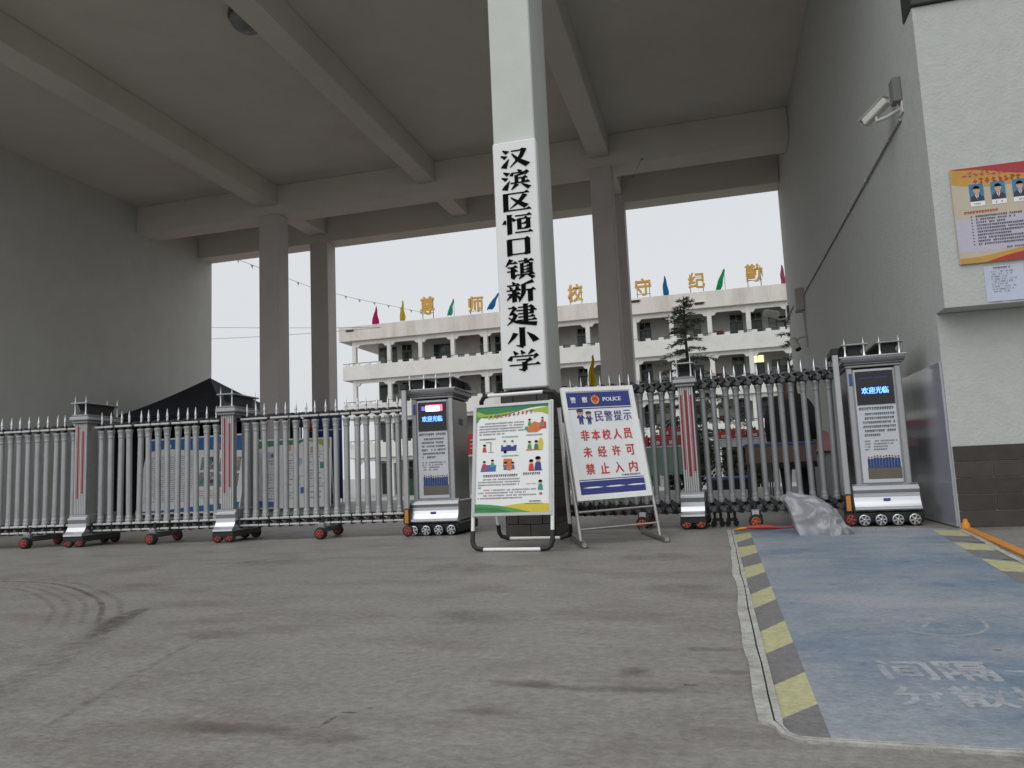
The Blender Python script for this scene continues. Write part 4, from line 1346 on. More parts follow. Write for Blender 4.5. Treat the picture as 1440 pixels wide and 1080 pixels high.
for k in range(3):
    u = i0 + 0.03 + 0.21 * k
    P.poly(m, [(u, j0 + 0.072), (u + 0.06, j0 + 0.079), (u + 0.14, j0 + 0.079), (u + 0.20, j0 + 0.072), (u + 0.14, j0 + 0.067), (u + 0.06, j0 + 0.067)], 'white_print', 0.0019)
m.build('blue_band', bd)
m = MB()
tv = j1 - 0.108
P.text(m, '警', i0 + 0.042, tv, i0 + 0.092, tv + 0.056, 'white_print', bold=0.0022)
P.text(m, '察', i0 + 0.155, tv, i0 + 0.205, tv + 0.056, 'white_print', bold=0.0022)
P.text(m, 'POLICE', i0 + 0.360, tv + 0.008, i0 + 0.540, tv + 0.045, 'white_print', bold=0.0016)
m.build('header_text', bd)
m = MB()     # police emblem: gold wreath around a red shield
cu, cv = i0 + 0.282, j1 - 0.078
P.disc(m, cu, cv - 0.004, 0.041, 'yellow_print', 0.0020, ry=0.044)
P.poly(m, [(cu - 0.026, cv + 0.034), (cu - 0.03, cv - 0.006), (cu - 0.018, cv - 0.03), (cu, cv - 0.04), (cu + 0.018, cv - 0.03), (cu + 0.03, cv - 0.006), (cu + 0.026, cv + 0.034), (cu, cv + 0.044)], 'red_print', 0.0026)
P.poly(m, [(cu - 0.020, cv - 0.006), (cu, cv - 0.012), (cu + 0.020, cv - 0.006), (cu + 0.012, cv - 0.028), (cu, cv - 0.034), (cu - 0.012, cv - 0.028)], 'orange_print', 0.0031)
for q in (-1, 1):
    P.poly(m, [(cu + q * 0.006, cv - 0.042), (cu + q * 0.03, cv - 0.03), (cu + q * 0.044, cv), (cu + q * 0.036, cv + 0.006), (cu + q * 0.026, cv - 0.018)], 'yellow_print', 0.0036)
for k in range(5):
    P.disc(m, cu + (k - 2) * 0.0095, cv + 0.018 + 0.006 * (2 - abs(k - 2)), 0.0045 if k != 2 else 0.007, 'yellow_print', 0.0038, n=6)
m.build('police_emblem', bd)
m = MB()
def officer(u, v, h):
    P.poly(m, [(u - h * 0.14, v), (u - h * 0.03, v), (u - h * 0.01, v + h * 0.22), (u + h * 0.03, v), (u + h * 0.13, v), (u + h * 0.14, v + h * 0.42), (u + h * 0.22, v + h * 0.32), (u + h * 0.27, v + h * 0.38), (u + h * 0.12, v + h * 0.60), (u - h * 0.12, v + h * 0.60), (u - h * 0.26, v + h * 0.46), (u - h * 0.2, v + h * 0.36), (u - h * 0.13, v + h * 0.42)], 'navy_print', 0.0018)
    P.disc(m, u, v + h * 0.74, h * 0.19, 'ink_dark', 0.0022, n=14)
    P.disc(m, u, v + h * 0.72, h * 0.155, 'skin_print', 0.0027, n=14)
    P.disc(m, u, v + h * 0.86, h * 0.23, 'ink_dark', 0.0032, ry=h * 0.10, n=14)
    P.disc(m, u - h * 0.06, v + h * 0.74, h * 0.02, 'ink_black', 0.0033, n=6)
    P.disc(m, u + h * 0.06, v + h * 0.74, h * 0.02, 'ink_black', 0.0033, n=6)
    P.poly(m, [(u - h * 0.03, v + h * 0.60), (u + h * 0.03, v + h * 0.60), (u, v + h * 0.44)], 'white_print', 0.0024)
officer(i0 + 0.115, j0 + 0.655, 0.150)
m.build('officer_drawing', bd)
m = MB()
officer(i0 + 0.195, j0 + 0.652, 0.130)
m.build('officer_drawing', bd)
m = MB()
for k, ch in enumerate('民警提示'):
    u = i0 + 0.255 + 0.094 * k
    m = MB()
    P.text(m, ch, u, j0 + 0.675, u + 0.078, j0 + 0.772, 'navy_print', bold=0.0022)
    m.build('heading_character', bd)
m = MB()
for row, v, du, u0 in (('非本校人员', j0 + 0.495, 0.105, 0.085), ('未经许可', j0 + 0.340, 0.139, 0.085), ('禁止入内', j0 + 0.185, 0.139, 0.085)):
    for k, ch in enumerate(row):
        u = i0 + u0 + du * k
        m = MB()
        P.text(m, ch, u + 0.004, v + 0.006, u + 0.084, v + 0.102, 'red_print', bold=0.0028, boldv=0.0022)
        m.build('warning_character', bd)
m = MB()
P.scribble(m, i0 + 0.42, i0 + 0.60, j0 + 0.158, 0.017, 'ink_dark', fill=1)
m.build('small_text', bd)
m = MB()


def on_easel(s, t, d=0.0):       # s along the board, t up the slope, measured from the board centre
    return C0 - off + a2 * s + u2 * t + nn * d


def drop(s):                     # parameter t where the upright reaches the ground
    t = -0.5
    for _ in range(40):
        z = (C0 + a2 * s + u2 * t).z
        t -= (z - 0.03) / u2.z
    return t


for s in (-PWd / 2 - 0.012, PWd / 2 + 0.022):
    t0 = drop(s)
    m.tube([on_easel(s, t0, -0.03), on_easel(s, 0.20, -0.03)], 0.016, 'steel_tube', 10)
    foot = C0 - off + a2 * s + u2 * t0 - nn * 0.03
    fd = Vector((-0.29, 0.957, 0))
    m.box(-0.024, 0.024, -0.26, 0.80, -0.022, 0.022, 'steel_tube', 0.006,
          Tm=Matrix.Translation((foot.x, foot.y, 0.0245)) @ Matrix.Rotation(math.atan2(-fd.x, fd.y), 4, 'Z'))
    m.lathe([(0.024, -0.004), (0.026, 0.0), (0.020, 0.012)], (foot.x + 0.0754, foot.y - 0.2488, 0.0265), 'steel_tube', 12, axis='y')
ta = drop(0)
for t in (ta + 0.12, ta + 0.27):
    m.tube([on_easel(-PWd / 2 - 0.012, t, -0.03), on_easel(PWd / 2 + 0.022, t, -0.03)], 0.011, 'steel_tube', 8)
m.tube([on_easel(-PWd / 2 - 0.012, 0.1, -0.035), on_easel(PWd / 2 + 0.022, 0.1, -0.035)], 0.010, 'steel_tube', 8)
m.build('easel', ps)

# ------------------------------------------------------------------ notices on the guard room
hb = thing('honour_board', 'orange and red notice board with three portrait photos on the white bay', 'notice board', (2.18, 7.205, 2.27))
BW, BH = 0.70, 0.855
m = MB()
m.box(0, BW, -0.022, -0.003, 0, BH, 'poster_cream', 0.003)
hbb = m.build('board', hb)
P = Panel((0, -0.022, 0), (1, 0, 0), (0, 0, 1))
m = MB()
n = 14
P.poly(m, [(0.002, BH - 0.14), (0.002, BH - 0.002)] + [(BW - 0.002, BH - 0.002), (BW - 0.002, BH - 0.145)] + [(BW - (BW - 0.004) * k / n, BH - 0.14 - 0.05 * math.sin(math.pi * k / n)) for k in range(1, n)], 'poster_gold', 0.0010)
P.poly(m, [(0.002, BH - 0.002), (BW - 0.002, BH - 0.002), (BW - 0.002, BH - 0.11)] + [(BW - (BW - 0.004) * k / n, BH - 0.105 + 0.10 * (k / n) ** 1.3 - 0.012 * math.sin(7 * k / n)) for k in range(1, n)], 'poster_red', 0.0016)
m.build('printed_wave', hbb)
m = MB()
P.poly(m, [(0.002, 0.002), (BW - 0.002, 0.002)] + [(BW - 0.002 - (BW - 0.004) * k / n, 0.105 - 0.05 * (k / n) + 0.012 * math.sin(6 * k / n)) for k in range(n + 1)], 'poster_gold', 0.0010)
P.poly(m, [(0.20, 0.002), (BW - 0.002, 0.002), (BW - 0.002, 0.095), (0.55, 0.080), (0.36, 0.045)], 'poster_red', 0.0016)
m.build('printed_wave', hbb)
m = MB()
P.rect(m, 0.003, 0.10, BW - 0.003, 0.40, 'poster_pale', 0.0006)
for k in range(11):
    u = 0.085 + 0.045 * k
    for _ in range(4):
        a, b = rnd.uniform(0, 0.02), rnd.uniform(0, 0.04)
        P.poly(m, [(u + a, BH - 0.088 + b), (u + a + 0.024, BH - 0.088 + b), (u + a + 0.024, BH - 0.081 + b), (u + a, BH - 0.081 + b)], 'magenta_print', 0.0024 + _ * 0.0001)
for k in range(8):
    u = 0.17 + 0.047 * k
    for _ in range(5):
        a, b = rnd.uniform(0, 0.02), rnd.uniform(0, 0.042)
        P.poly(m, [(u + a, BH - 0.155 + b), (u + a + 0.022, BH - 0.155 + b), (u + a + 0.022, BH - 0.147 + b), (u + a, BH - 0.147 + b)], 'poster_red', 0.0026 + _ * 0.0001)
    P.poly(m, [(u + 0.015, BH - 0.157), (u + 0.021, BH - 0.157), (u + 0.021, BH - 0.103), (u + 0.015, BH - 0.103)], 'poster_red', 0.0034)
P.scribble(m, 0.075, 0.33, 0.44, 0.024, 'poster_red', fill=1)
for k, (u0, u1) in enumerate(((0.16, 0.52), (0.16, 0.46), (0.16, 0.38), (0.16, 0.62), (0.16, 0.64), (0.16, 0.55), (0.16, 0.42), (0.16, 0.63), (0.16, 0.55), (0.16, 0.50))):
    v = 0.402 - 0.0275 * k
    P.rect(m, 0.122, v + 0.004, 0.132, v + 0.014, 'ink_dark', 0.0018)
    P.scribble(m, u0, u1, v, 0.0185, 'ink_dark', fill=0.95)
P.scribble(m, 0.37, 0.60, 0.108, 0.016, 'ink_dark', d=0.0024)
m.build('printed_text', hbb)
for k in range(3):
    m = MB()
    u, v = 0.130 + 0.166 * k, 0.50
    P.rect(m, u, v, u + 0.118, v + 0.205, 'poster_cream', 0.0012)
    P.rect(m, u + 0.003, v + 0.045, u + 0.115, v + 0.202, 'portrait_blue', 0.0018)
    c = u + 0.059
    P.poly(m, [(u + 0.006, v + 0.047), (u + 0.112, v + 0.047), (u + 0.108, v + 0.082), (c + 0.022, v + 0.105), (c - 0.022, v + 0.105), (u + 0.010, v + 0.082)], 'ink_dark', 0.0023)
    P.poly(m, [(c - 0.016, v + 0.104), (c + 0.016, v + 0.104), (c, v + 0.060)], 'white_print', 0.0027)
    P.rect(m, c - 0.011, v + 0.094, c + 0.011, v + 0.122, 'skin_print', 0.0029)
    P.disc(m, c, v + 0.145, 0.026, 'skin_print', 0.0032, ry=0.034)
    P.disc(m, c, v + 0.150, 0.0285, 'ink_black', 0.0036, ry=0.034, a0=10, a1=170)
    P.rect(m, c - 0.003, v + 0.066, c + 0.003, v + 0.100, ('ink_dark', 'poster_red', 'ink_dark')[k], 0.0031)
    for q in (-1, 1):
        P.rect(m, c + q * 0.011 - 0.005, v + 0.147, c + q * 0.011 + 0.005, v + 0.150, 'ink_dark', 0.0040)
    P.rect(m, c - 0.007, v + 0.126, c + 0.007, v + 0.1285, 'red_print', 0.0040)
    P.rect(m, u + 0.003, v + 0.003, u + 0.115, v + 0.043, 'white_print', 0.0018)
    P.scribble(m, u + 0.03, u + 0.09, v + 0.014, 0.016, 'ink_grey', d=0.0022)
    m.build('portrait_photo', hbb)
pp = thing('paper_notice', 'pale blue printed paper sheet taped below the notice board', 'paper', (2.36, 7.205, 1.925))
m = MB()
n = 8
m.add([(0.30 * i / n, -0.003 - 0.006 * abs(math.sin(i * 0.8)) * (1 - j / 4), 0.31 * j / 4) for j in range(5) for i in range(n + 1)],
      [(j * (n + 1) + i, j * (n + 1) + i + 1, (j + 1) * (n + 1) + i + 1, (j + 1) * (n + 1) + i) for j in range(4) for i in range(n)], 'paper_blue', True)
sh = m.build('sheet', pp)
P = Panel((0, -0.0095, 0), (1, 0, 0), (0, 0, 1))
m = MB()
P.scribble(m, 0.07, 0.20, 0.285, 0.014, 'ink_dark', d=0.0006)
for k in range(9):
    P.scribble(m, 0.05, 0.24 - 0.03 * (k % 3), 0.255 - 0.022 * k, 0.010, 'ink_grey', d=0.0006, fill=0.55)
m.build('printed_text', sh)

# ------------------------------------------------------------------ cameras, conduit and lamp
XW = XR - 0.001
cv = thing('wall_camera', 'white box security camera on a bracket high on the right wall', 'camera', (XW, 7.85, 3.98), group='security cameras on the right wall')
m = MB()
m.tube([(-0.01, 0.0, 0.06), (-0.10, 0.16, 0.06), (-0.17, 0.28, 0.085), (-0.17, 0.28, 0.13)], 0.019, 'cctv_white', 8)
m.box(-0.015, 0.0, -0.06, 0.06, 0.0, 0.12, 'cctv_white', 0.004)
m.build('bracket', cv)
T = Matrix.Translation((-0.17, 0.28, 0.185)) @ Matrix.Rotation(R(42), 4, 'Z') @ Matrix.Rotation(R(-24), 4, 'X') @ Matrix.Scale(0.74, 4)
m = MB(T)
m.box(-0.062, 0.062, -0.20, 0.20, -0.06, 0.055, 'cctv_white', 0.014)
hsn = m.build('housing', cv)
m = MB(T)
m.box(-0.072, 0.072, -0.22, 0.25, 0.057, 0.070, 'cctv_white', 0.005)
m.build('sun_shield', cv)
m = MB(T)
m.box(-0.045, 0.045, 0.199, 0.206, -0.045, 0.04, 'screen_black', 0.0)
m.box(0.0625, 0.0645, -0.16, 0.12, -0.01, 0.012, 'cctv_grey', 0.0)
m.build('lens_window', cv)
jb = thing('junction_box', 'dark grey box on the wall above the camera bracket', 'electrical box', (XW, 7.86, 4.10))
m = MB()
m.box(-0.075, 0.0, -0.07, 0.07, 0.0, 0.25, 'cctv_grey', 0.008)
b = m.build('box', jb)
m = MB()
m.box(-0.080, -0.0755, -0.062, 0.062, 0.01, 0.24, 'cctv_grey', 0.002)
m.tube([(-0.03, 0, 0.0), (-0.03, 0, -0.05)], 0.012, 'conduit_grey', 8)
m.build('cover', b)
cd = thing('wall_conduit', 'long thin grey conduit running back along the right wall', 'conduit', (XW, 7.9, 3.93))
m = MB()
m.tube([(-0.016, 0.0, 0.02), (-0.016, 8.45, 0.08)], 0.014, 'conduit_grey', 8)
pipe = m.build('pipe', cd)
for k in range(7):
    m = MB()
    m.box(-0.042, 0.0, 0.5 + 1.2 * k - 0.015, 0.5 + 1.2 * k + 0.015, 0.0 + 0.0085 * k, 0.045 + 0.0085 * k, 'conduit_grey', 0.003)
    m.build('clip', pipe)
jb = thing('junction_box', 'large pale grey box far along the right wall at the conduit end', 'electrical box', (XW, 16.55, 3.72))
m = MB()
m.box(-0.16, 0.0, -0.20, 0.20, 0.0, 0.46, 'conduit_grey', 0.012)
b = m.build('box', jb)
m = MB()
m.box(-0.168, -0.1605, -0.185, 0.185, 0.015, 0.445, 'conduit_grey', 0.003)
m.build('cover', b)
m = MB()
m.tube([(-0.03, -0.1, 0.0), (-0.03, -0.25, -0.55), (-0.03, -0.28, -0.78)], 0.018, 'conduit_grey', 8)
m.build('pipe', b)
cv = thing('wall_camera', 'small bullet camera pointing down low on the far right wall', 'camera', (XW, 16.5, 3.02), group='security cameras on the right wall')
m = MB()
m.box(-0.02, 0.0, -0.12, 0.02, -0.06, 0.16, 'conduit_grey', 0.004)
m.tube([(-0.01, -0.02, 0.16), (-0.12, 0.18, 0.17), (-0.16, 0.28, 0.13)], 0.024, 'conduit_grey', 8)
m.build('bracket', cv)
T = Matrix.Translation((-0.20, 0.28, 0.05)) @ Matrix.Rotation(R(-35), 4, 'X') @ Matrix.Rotation(R(-15), 4, 'Y')
m = MB(T)
m.lathe([(0.05, -0.16), (0.075, -0.145), (0.08, 0.14), (0.06, 0.16)], (0, 0, 0), 'cctv_white', 14)
hsn = m.build('housing', cv)
m = MB(T)
m.lathe([(0.062, -0.166), (0.062, -0.158)], (0, 0, 0), 'screen_black', 14)
m.build('lens', hsn)
cv = thing('wall_camera', 'white camera on an arm past the far end of the right wall', 'camera', (XW, 19.40, 4.05), group='security cameras on the right wall')
m = MB()
m.tube([(-0.02, -2.6, 0.10), (-0.02, -0.1, 0.12)], 0.016, 'conduit_grey', 8)
m.box(-0.05, 0.0, -0.10, 0.05, 0.0, 0.36, 'cctv_grey', 0.006)
m.tube([(-0.03, 0.0, 0.06), (-0.20, 0.15, 0.06), (-0.32, 0.2, 0.14)], 0.022, 'cctv_white', 8)
m.build('bracket', cv)
T = Matrix.Translation((-0.38, 0.2, 0.24)) @ Matrix.Rotation(R(20), 4, 'Z') @ Matrix.Rotation(R(10), 4, 'Y')
m = MB(T)
m.box(-0.20, 0.16, -0.085, 0.085, -0.08, 0.07, 'cctv_white', 0.02)
hsn = m.build('housing', cv)
m = MB(T)
m.box(-0.206, -0.199, -0.06, 0.06, -0.06, 0.05, 'screen_black', 0.0)
m.build('lens_window', hsn)

lp = thing('ceiling_lamp', 'unlit round dome lamp on the gatehouse ceiling', 'lamp', (-6.72, 9.95, ZC))
m = MB()
m.lathe([(0.30, -0.002), (0.31, -0.03), (0.31, -0.10), (0.29, -0.12)], (0, 0, 0), 'lamp_rim', 24)
rim = m.build('rim', lp)
m = MB()
m.lathe([(0.285, -0.10), (0.285, -0.14), (0.25, -0.21), (0.17, -0.27), (0.06, -0.295), (0.005, -0.30)], (0, 0, 0), 'lamp_glass', 24)
m.build('glass_dome', lp)

# ------------------------------------------------------------------ small things on the forecourt
op = thing('orange_strip', 'long orange plastic strip on the ground beside the tiled wall', 'strip', (0, 0, 0))
m = MB()
m.prism([(2.075, 7.30), (2.005, 7.26), (1.665, 4.30), (1.47, 2.6), (1.54, 2.58), (1.735, 4.28)], 0.001, 0.016, 'orange_plastic', 'z')
m.build('strip', op)
m = MB()
m.lathe([(0.035, 0.0), (0.035, 0.05), (0.022, 0.062), (0.014, 0.09), (0.004, 0.085)], (2.03, 7.30, 0), 'orange_plastic', 10)
m.build('end_knob', op)

rt = thing('folded_umbrella', 'red stick with an orange tip lying by the gate wheel', 'umbrella', (0.14, 7.64, 0))
m = MB()
m.tube([(0.10, 0, 0.025), (0.14, 0, 0.03), (0.26, -0.02, 0.034), (0.36, -0.03, 0.028), (0.40, -0.03, 0.022)], [0.010, 0.018, 0.023, 0.019, 0.009], 'red_hub', 8)
m.build('handle', rt)
m = MB()
m.tube([(0.0, 0.01, 0.012), (0.06, 0.003, 0.02), (0.11, 0.0, 0.024)], [0.006, 0.016, 0.014], 'orange_plastic', 8)
m.build('tip', rt)
m = MB()
m.tube([(0.40, -0.03, 0.02), (0.52, 0.05, 0.02), (0.56, 0.08, 0.025)], [0.009, 0.009, 0.02], 'magenta_print', 8)
m.build('end_cap', rt)

# crumpled grey polythene bag slumped by the right gate
def ridge(v):
    return (1 - abs(noise.noise(v))) ** 2


HB = [(0.0, 0.330), (0.08, 0.350), (0.3, 0.350), (0.5, 0.325), (0.65, 0.280), (0.8, 0.200), (0.92, 0.100), (1.0, 0.015)]
def hb(u):
    for (a, ha), (b, hb_) in zip(HB[:-1], HB[1:]):
        if u <= b:
            t = (u - a) / (b - a)
            return ha + (hb_ - ha) * t
    return HB[-1][1]


nu, nv = 110, 64
V, F = [], []
for i in range(nu + 1):
    u = i / nu
    hgt = hb(u)
    dep = 0.10 + 0.15 * math.sin(math.pi * min(1, 0.12 + u * 0.80)) ** 0.7
    for j in range(nv + 1):
        a = math.pi * j / nv
        cz = math.sin(a) ** 0.6
        z = hgt * cz
        y_ = 7.22 - math.cos(a) * dep + 0.10 * cz * (1 - u)
        x = 0.665 + 0.43 * u - 0.115 * (z / 0.35) * (1 - u) ** 1.2 + 0.02 * math.sin(3 * a)
        q = Vector((x, y_, z))
        n_ = Vector((0.25 * (u - 0.3), -math.cos(a), cz * 0.8)).normalized()
        k = Vector((q.x * 5 + 3, q.y * 5, q.z * 5.5))
        crk = max(0.0, min(1.0, (u - 0.12) * 1.6)) * max(0.0, min(1.0, (0.27 - z) / 0.16))      # crinkled low on the right, soft pleats above
        pl = ridge(Vector((a * 2.1 + 0.6 * u, u * 3.2, 1.5 + 0.5 * cz)))
        cr = 0.55 * ridge(k * 1.3) + 0.45 * ridge(k * 2.9 + Vector((7, 1, 4)))
        q += n_ * ((pl - 0.7) * 0.050 * (1 - 0.5 * crk) + (cr - 0.7) * 0.085 * crk + (ridge(k * 0.8) - 0.7) * 0.03)
        q.z = max(q.z, 0.002) if 0 < j < nv else 0.002
        V.append(q)
F = [(i * (nv + 1) + j, i * (nv + 1) + j + 1, (i + 1) * (nv + 1) + j + 1, (i + 1) * (nv + 1) + j) for i in range(nu) for j in range(nv)]
F.append(tuple(range(nv + 1)))
m = MB()
m.add(V, F, 'polythene', True)
bag = m.build('plastic_bag')
tag(bag, 'crumpled grey plastic bag slumped on the blue lane by the right gate', 'plastic bag')

# ------------------------------------------------------------------ behind the gate: tent and display boards
tn = thing('canopy_tent', 'dark navy pop-up tent standing behind the left gate', 'tent', (-12.62, 16.95, 0))
m = MB()
hw, ez, pz = 1.72, 2.36, 3.44
n = 12
V, F = [], []
for j in range(9):
    t = j / 8
    z = ez + (pz - ez) * (t ** 1.22)
    r = hw * (1 - t)
    for k in range(4 * n):
        side, f = divmod(k, n)
        f = f / n * 2 - 1
        x, y = [(f, -1), (1, f), (-f, 1), (-1, -f)][side]
        sag = 0.05 * (1 - f * f) * math.sin(math.pi * t)
        V.append((x * r, y * r, z - sag))
q = 4 * n
F = [(j * q + k, j * q + (k + 1) % q, (j + 1) * q + (k + 1) % q, (j + 1) * q + k) for j in range(8) for k in range(q)]
m.add(V, F, 'tent_navy', False)
m.build('roof_cloth', tn)
for sx, sy, ex_, ey_ in ((-1, -1, 1, 0), (1, -1, 0, 1), (1, 1, -1, 0), (-1, 1, 0, -1)):
    m = MB()
    V = []
    for k in range(13):
        f = k / 12
        x, y = (sx + 2 * ex_ * f) * hw, (sy + 2 * ey_ * f) * hw
        w = 0.015 * math.sin(k * 2.1)
        V += [(x, y, ez), (x + ey_ * w, y - ex_ * w, ez - 0.24 + 0.012 * math.sin(k * 1.7))]
    m.add(V, [(2 * k, 2 * k + 2, 2 * k + 3, 2 * k + 1) for k in range(12)], 'tent_navy', True)
    m.build('valance', tn)
for sx, sy in ((-1, -1), (1, -1), (-1, 1), (1, 1)):
    m = MB()
    m.box(sx * (hw - 0.05) - 0.02, sx * (hw - 0.05) + 0.02, sy * (hw - 0.05) - 0.02, sy * (hw - 0.05) + 0.02, 0, ez, 'knuckle_grey', 0.004)
    m.build('leg', tn)
for side in ((-hw + 0.10, -hw + 0.06, -hw + 0.105, -hw + 0.10), (-hw + 0.10, hw - 0.06, hw - 0.10, hw - 0.102)):
    m = MB()
    (x0, x1, y0, y1) = side
    if abs(x1 - x0) > 1:
        V = []
        for k in range(25):
            V += [(x0 + (x1 - x0) * k / 24, y0 + 0.03 * math.sin(k * 1.3), 0.03), (x0 + (x1 - x0) * k / 24, y0 + 0.02 * math.sin(k * 1.3), ez - 0.1)]
    else:
        V = []
        for k in range(25):
            V += [(x0 + 0.03 * math.sin(k * 1.3), -hw + 0.1 + (2 * hw - 0.2) * k / 24, 0.03), (x0 + 0.02 * math.sin(k * 1.3), -hw + 0.1 + (2 * hw - 0.2) * k / 24, ez - 0.1)]
    m.add(V, [(2 * k, 2 * k + 2, 2 * k + 3, 2 * k + 1) for k in range(24)], 'tent_navy', True)
    m.build('side_cloth', tn)


def display_board(label, p0, p1, h, lean_, style):
    p0, p1 = Vector(p0), Vector(p1)
    d = (p1 - p0).normalized()
    w = (p1 - p0).length
    t = thing('display_board', label, 'display board', (p0.x, p0.y, 0), math.atan2(d.y, d.x), 'display boards behind the left gate')
    a = math.atan(lean_)
    P = Panel((0, 0, 0.06), (1, 0, 0), (0, math.sin(a), math.cos(a)))
    m = MB()
    P.slab(m, 0, 0, w, h, -0.03, 0, 'poster_white')
    b = m.build('panel', t)
    m = MB()
    for q in ((0, 0, w, 0.03), (0, h - 0.03, w, h), (0, 0.031, 0.03, h - 0.031), (w - 0.03, 0.031, w, h - 0.031)):
        P.slab(m, *q, -0.034, 0.008, 'frame_white')
    m.build('frame', b)
    for u in (0.04, w - 0.04):
        m = MB()
        top_ = P.p(u, h - 0.08, -0.05)
        m.tube([top_, (u, top_.y + 0.55, 0.0)], 0.018, 'frame_white', 8)
        m.tube([P.p(u, 0, -0.02), (u, P.p(u, 0, 0).y - 0.01, 0.0)], 0.018, 'frame_white', 8)
        m.build('leg', t)
    m = MB()
    if style == 'blue':
        P.poly(m, [(0.035, h - 0.035), (w - 0.035, h - 0.035), (w - 0.035, h - 0.38), (w * 0.7, h - 0.33), (w * 0.4, h - 0.30), (w * 0.2, h - 0.24), (0.035, h - 0.30)], 'blue_print')
        P.poly(m, [(0.035, 0.035), (w - 0.035, 0.035), (w - 0.035, 0.22), (w * 0.6, 0.16), (w * 0.3, 0.09), (0.035, 0.06)], 'blue_print')
        m.build('header_print', b)
        m = MB()
        P.poly(m, [(w * .66, h - 0.28), (w * .80, h - 0.29), (w * .81, h - 0.20), (w * .67, h - 0.18)], 'orange_print', 0.003)
        P.disc(m, w * 0.22, h - 0.2, 0.07, 'white_print', 0.003)
        m.build('logo_print', b)
        m = MB()
        for r in range(22):
            P.scribble(m, 0.16, w * 0.52, h - 0.45 - 0.048 * r, 0.022, 'ink_grey', d=0.002, fill=0.85)
        m.build('printed_text', b)
        for (u0, v0, u1, v1) in ((0.57, 0.55, 0.73, 0.72), (0.75, 0.52, 0.95, 0.70), (0.57, 0.34, 0.73, 0.52), (0.75, 0.32, 0.95, 0.49)):
            m = MB()
            P.rect(m, u0 * w, v0 * h, u1 * w, v1 * h, 'cabinet_grey', 0.002)
            for _ in range(14):
                a0, b0 = rnd.uniform(u0, u1 - 0.05), rnd.uniform(v0, v1 - 0.05)
                P.disc(m, (a0 + 0.025) * w, (b0 + 0.025) * h, rnd.uniform(0.03, 0.06), rnd.choice(('knuckle_grey', 'ink_grey', 'teal_print', 'paper_blue', 'skin_print')), 0.0025 + 0.0001 * _, n=8)
            m.build('photo_print', b)
        m = MB()
        for r in range(4):
            P.scribble(m, w * 0.57, w * 0.95, h * 0.27 - 0.05 * r, 0.025, rnd.choice(('orange_print', 'ink_grey')), d=0.002)
        m.build('printed_text', b)
    else:
        P.poly(m, [(0.035, h - 0.035), (w * .65, h - 0.035), (w * .55, h - 0.15), (w * .3, h - 0.14), (0.035, h - 0.22)], 'green_dark')
        P.poly(m, [(w * .62, h - 0.035), (w - 0.035, h - 0.035), (w - 0.035, h - 0.26), (w * .8, h - 0.13)], 'green_lime', 0.0022)
        m.build('header_print', b)
        m = MB()
        P.poly(m, [(0.035, 0.035), (w * .3, 0.035), (w * .25, 0.16), (0.035, 0.2)], 'blue_print')
        m.build('footer_print', b)
        m = MB()
        for r in range(18):
            for u in (0.1, 0.4, 0.7):
                if rnd.random() < 0.75:
                    P.scribble(m, w * u, w * (u + rnd.uniform(0.1, 0.24)), h - 0.34 - 0.062 * r, 0.028, rnd.choice(('ink_grey', 'ink_grey', 'ink_dark', 'teal_print', 'magenta_print')), d=0.002, fill=0.7)
        m.build('printed_text', b)
        for (u, v, c) in ((0.17, 0.72, 'paper_blue'), (0.35, 0.82, 'skin_print'), (0.5, 0.62, 'paper_blue'), (0.72, 0.78, 'skin_print'), (0.85, 0.55, 'teal_print'), (0.6, 0.2, 'blue_print')):
            m = MB()
            P.rect(m, u * w, v * h, (u + 0.11) * w, (v + 0.09) * h, c, 0.0026)
            P.disc(m, (u + 0.05) * w, (v + 0.04) * h, 0.04, 'ink_grey', 0.003, n=8)
            m.build('photo_print', b)
    return t


display_board('large display board with a blue header leaning behind the left gate', (-12.50, 14.22), (-9.76, 14.08), 1.72, 0.22, 'blue')
display_board('large display board with a green header leaning behind the left gate', (-10.0, 14.95), (-8.42, 15.55), 1.60, 0.20, 'green')

# ------------------------------------------------------------------ behind the gate: stalls and a person
def stall(name, label, cat, x0, x1, y0, y1, zt, top_m, apron, ah, loc_z=0.0, group=None, edge=None):
    t = thing(name, label, cat, ((x0 + x1) / 2, (y0 + y1) / 2, loc_z), 0, group)
    hx, hy = (x1 - x0) / 2, (y1 - y0) / 2
    m = MB()
    m.box(-hx, hx, -hy, hy, zt - 0.035, zt, edge or top_m, 0.008)
    m.build('table_top', t)
    m = MB()
    n = 20
    V = []
    for k in range(n + 1):
        x = -hx + 2 * hx * k / n
        V += [(x, -hy - 0.006 - 0.008 * math.sin(k * 1.9), zt - 0.036), (x, -hy - 0.012 - 0.016 * math.sin(k * 1.9 + 0.4), zt - ah)]
    m.add(V, [(2 * k, 2 * k + 2, 2 * k + 3, 2 * k + 1) for k in range(n)], apron, True)
    m.build('front_cloth', t)
    for sx in (-1, 1):
        for sy in (-1, 1):
            m = MB()
            m.tube([(sx * (hx - 0.04), sy * (hy - 0.04), 0), (sx * (hx - 0.04), sy * (hy - 0.04), zt - 0.036)], 0.016, 'knuckle_grey', 8)
            m.build('leg', t)
    return t


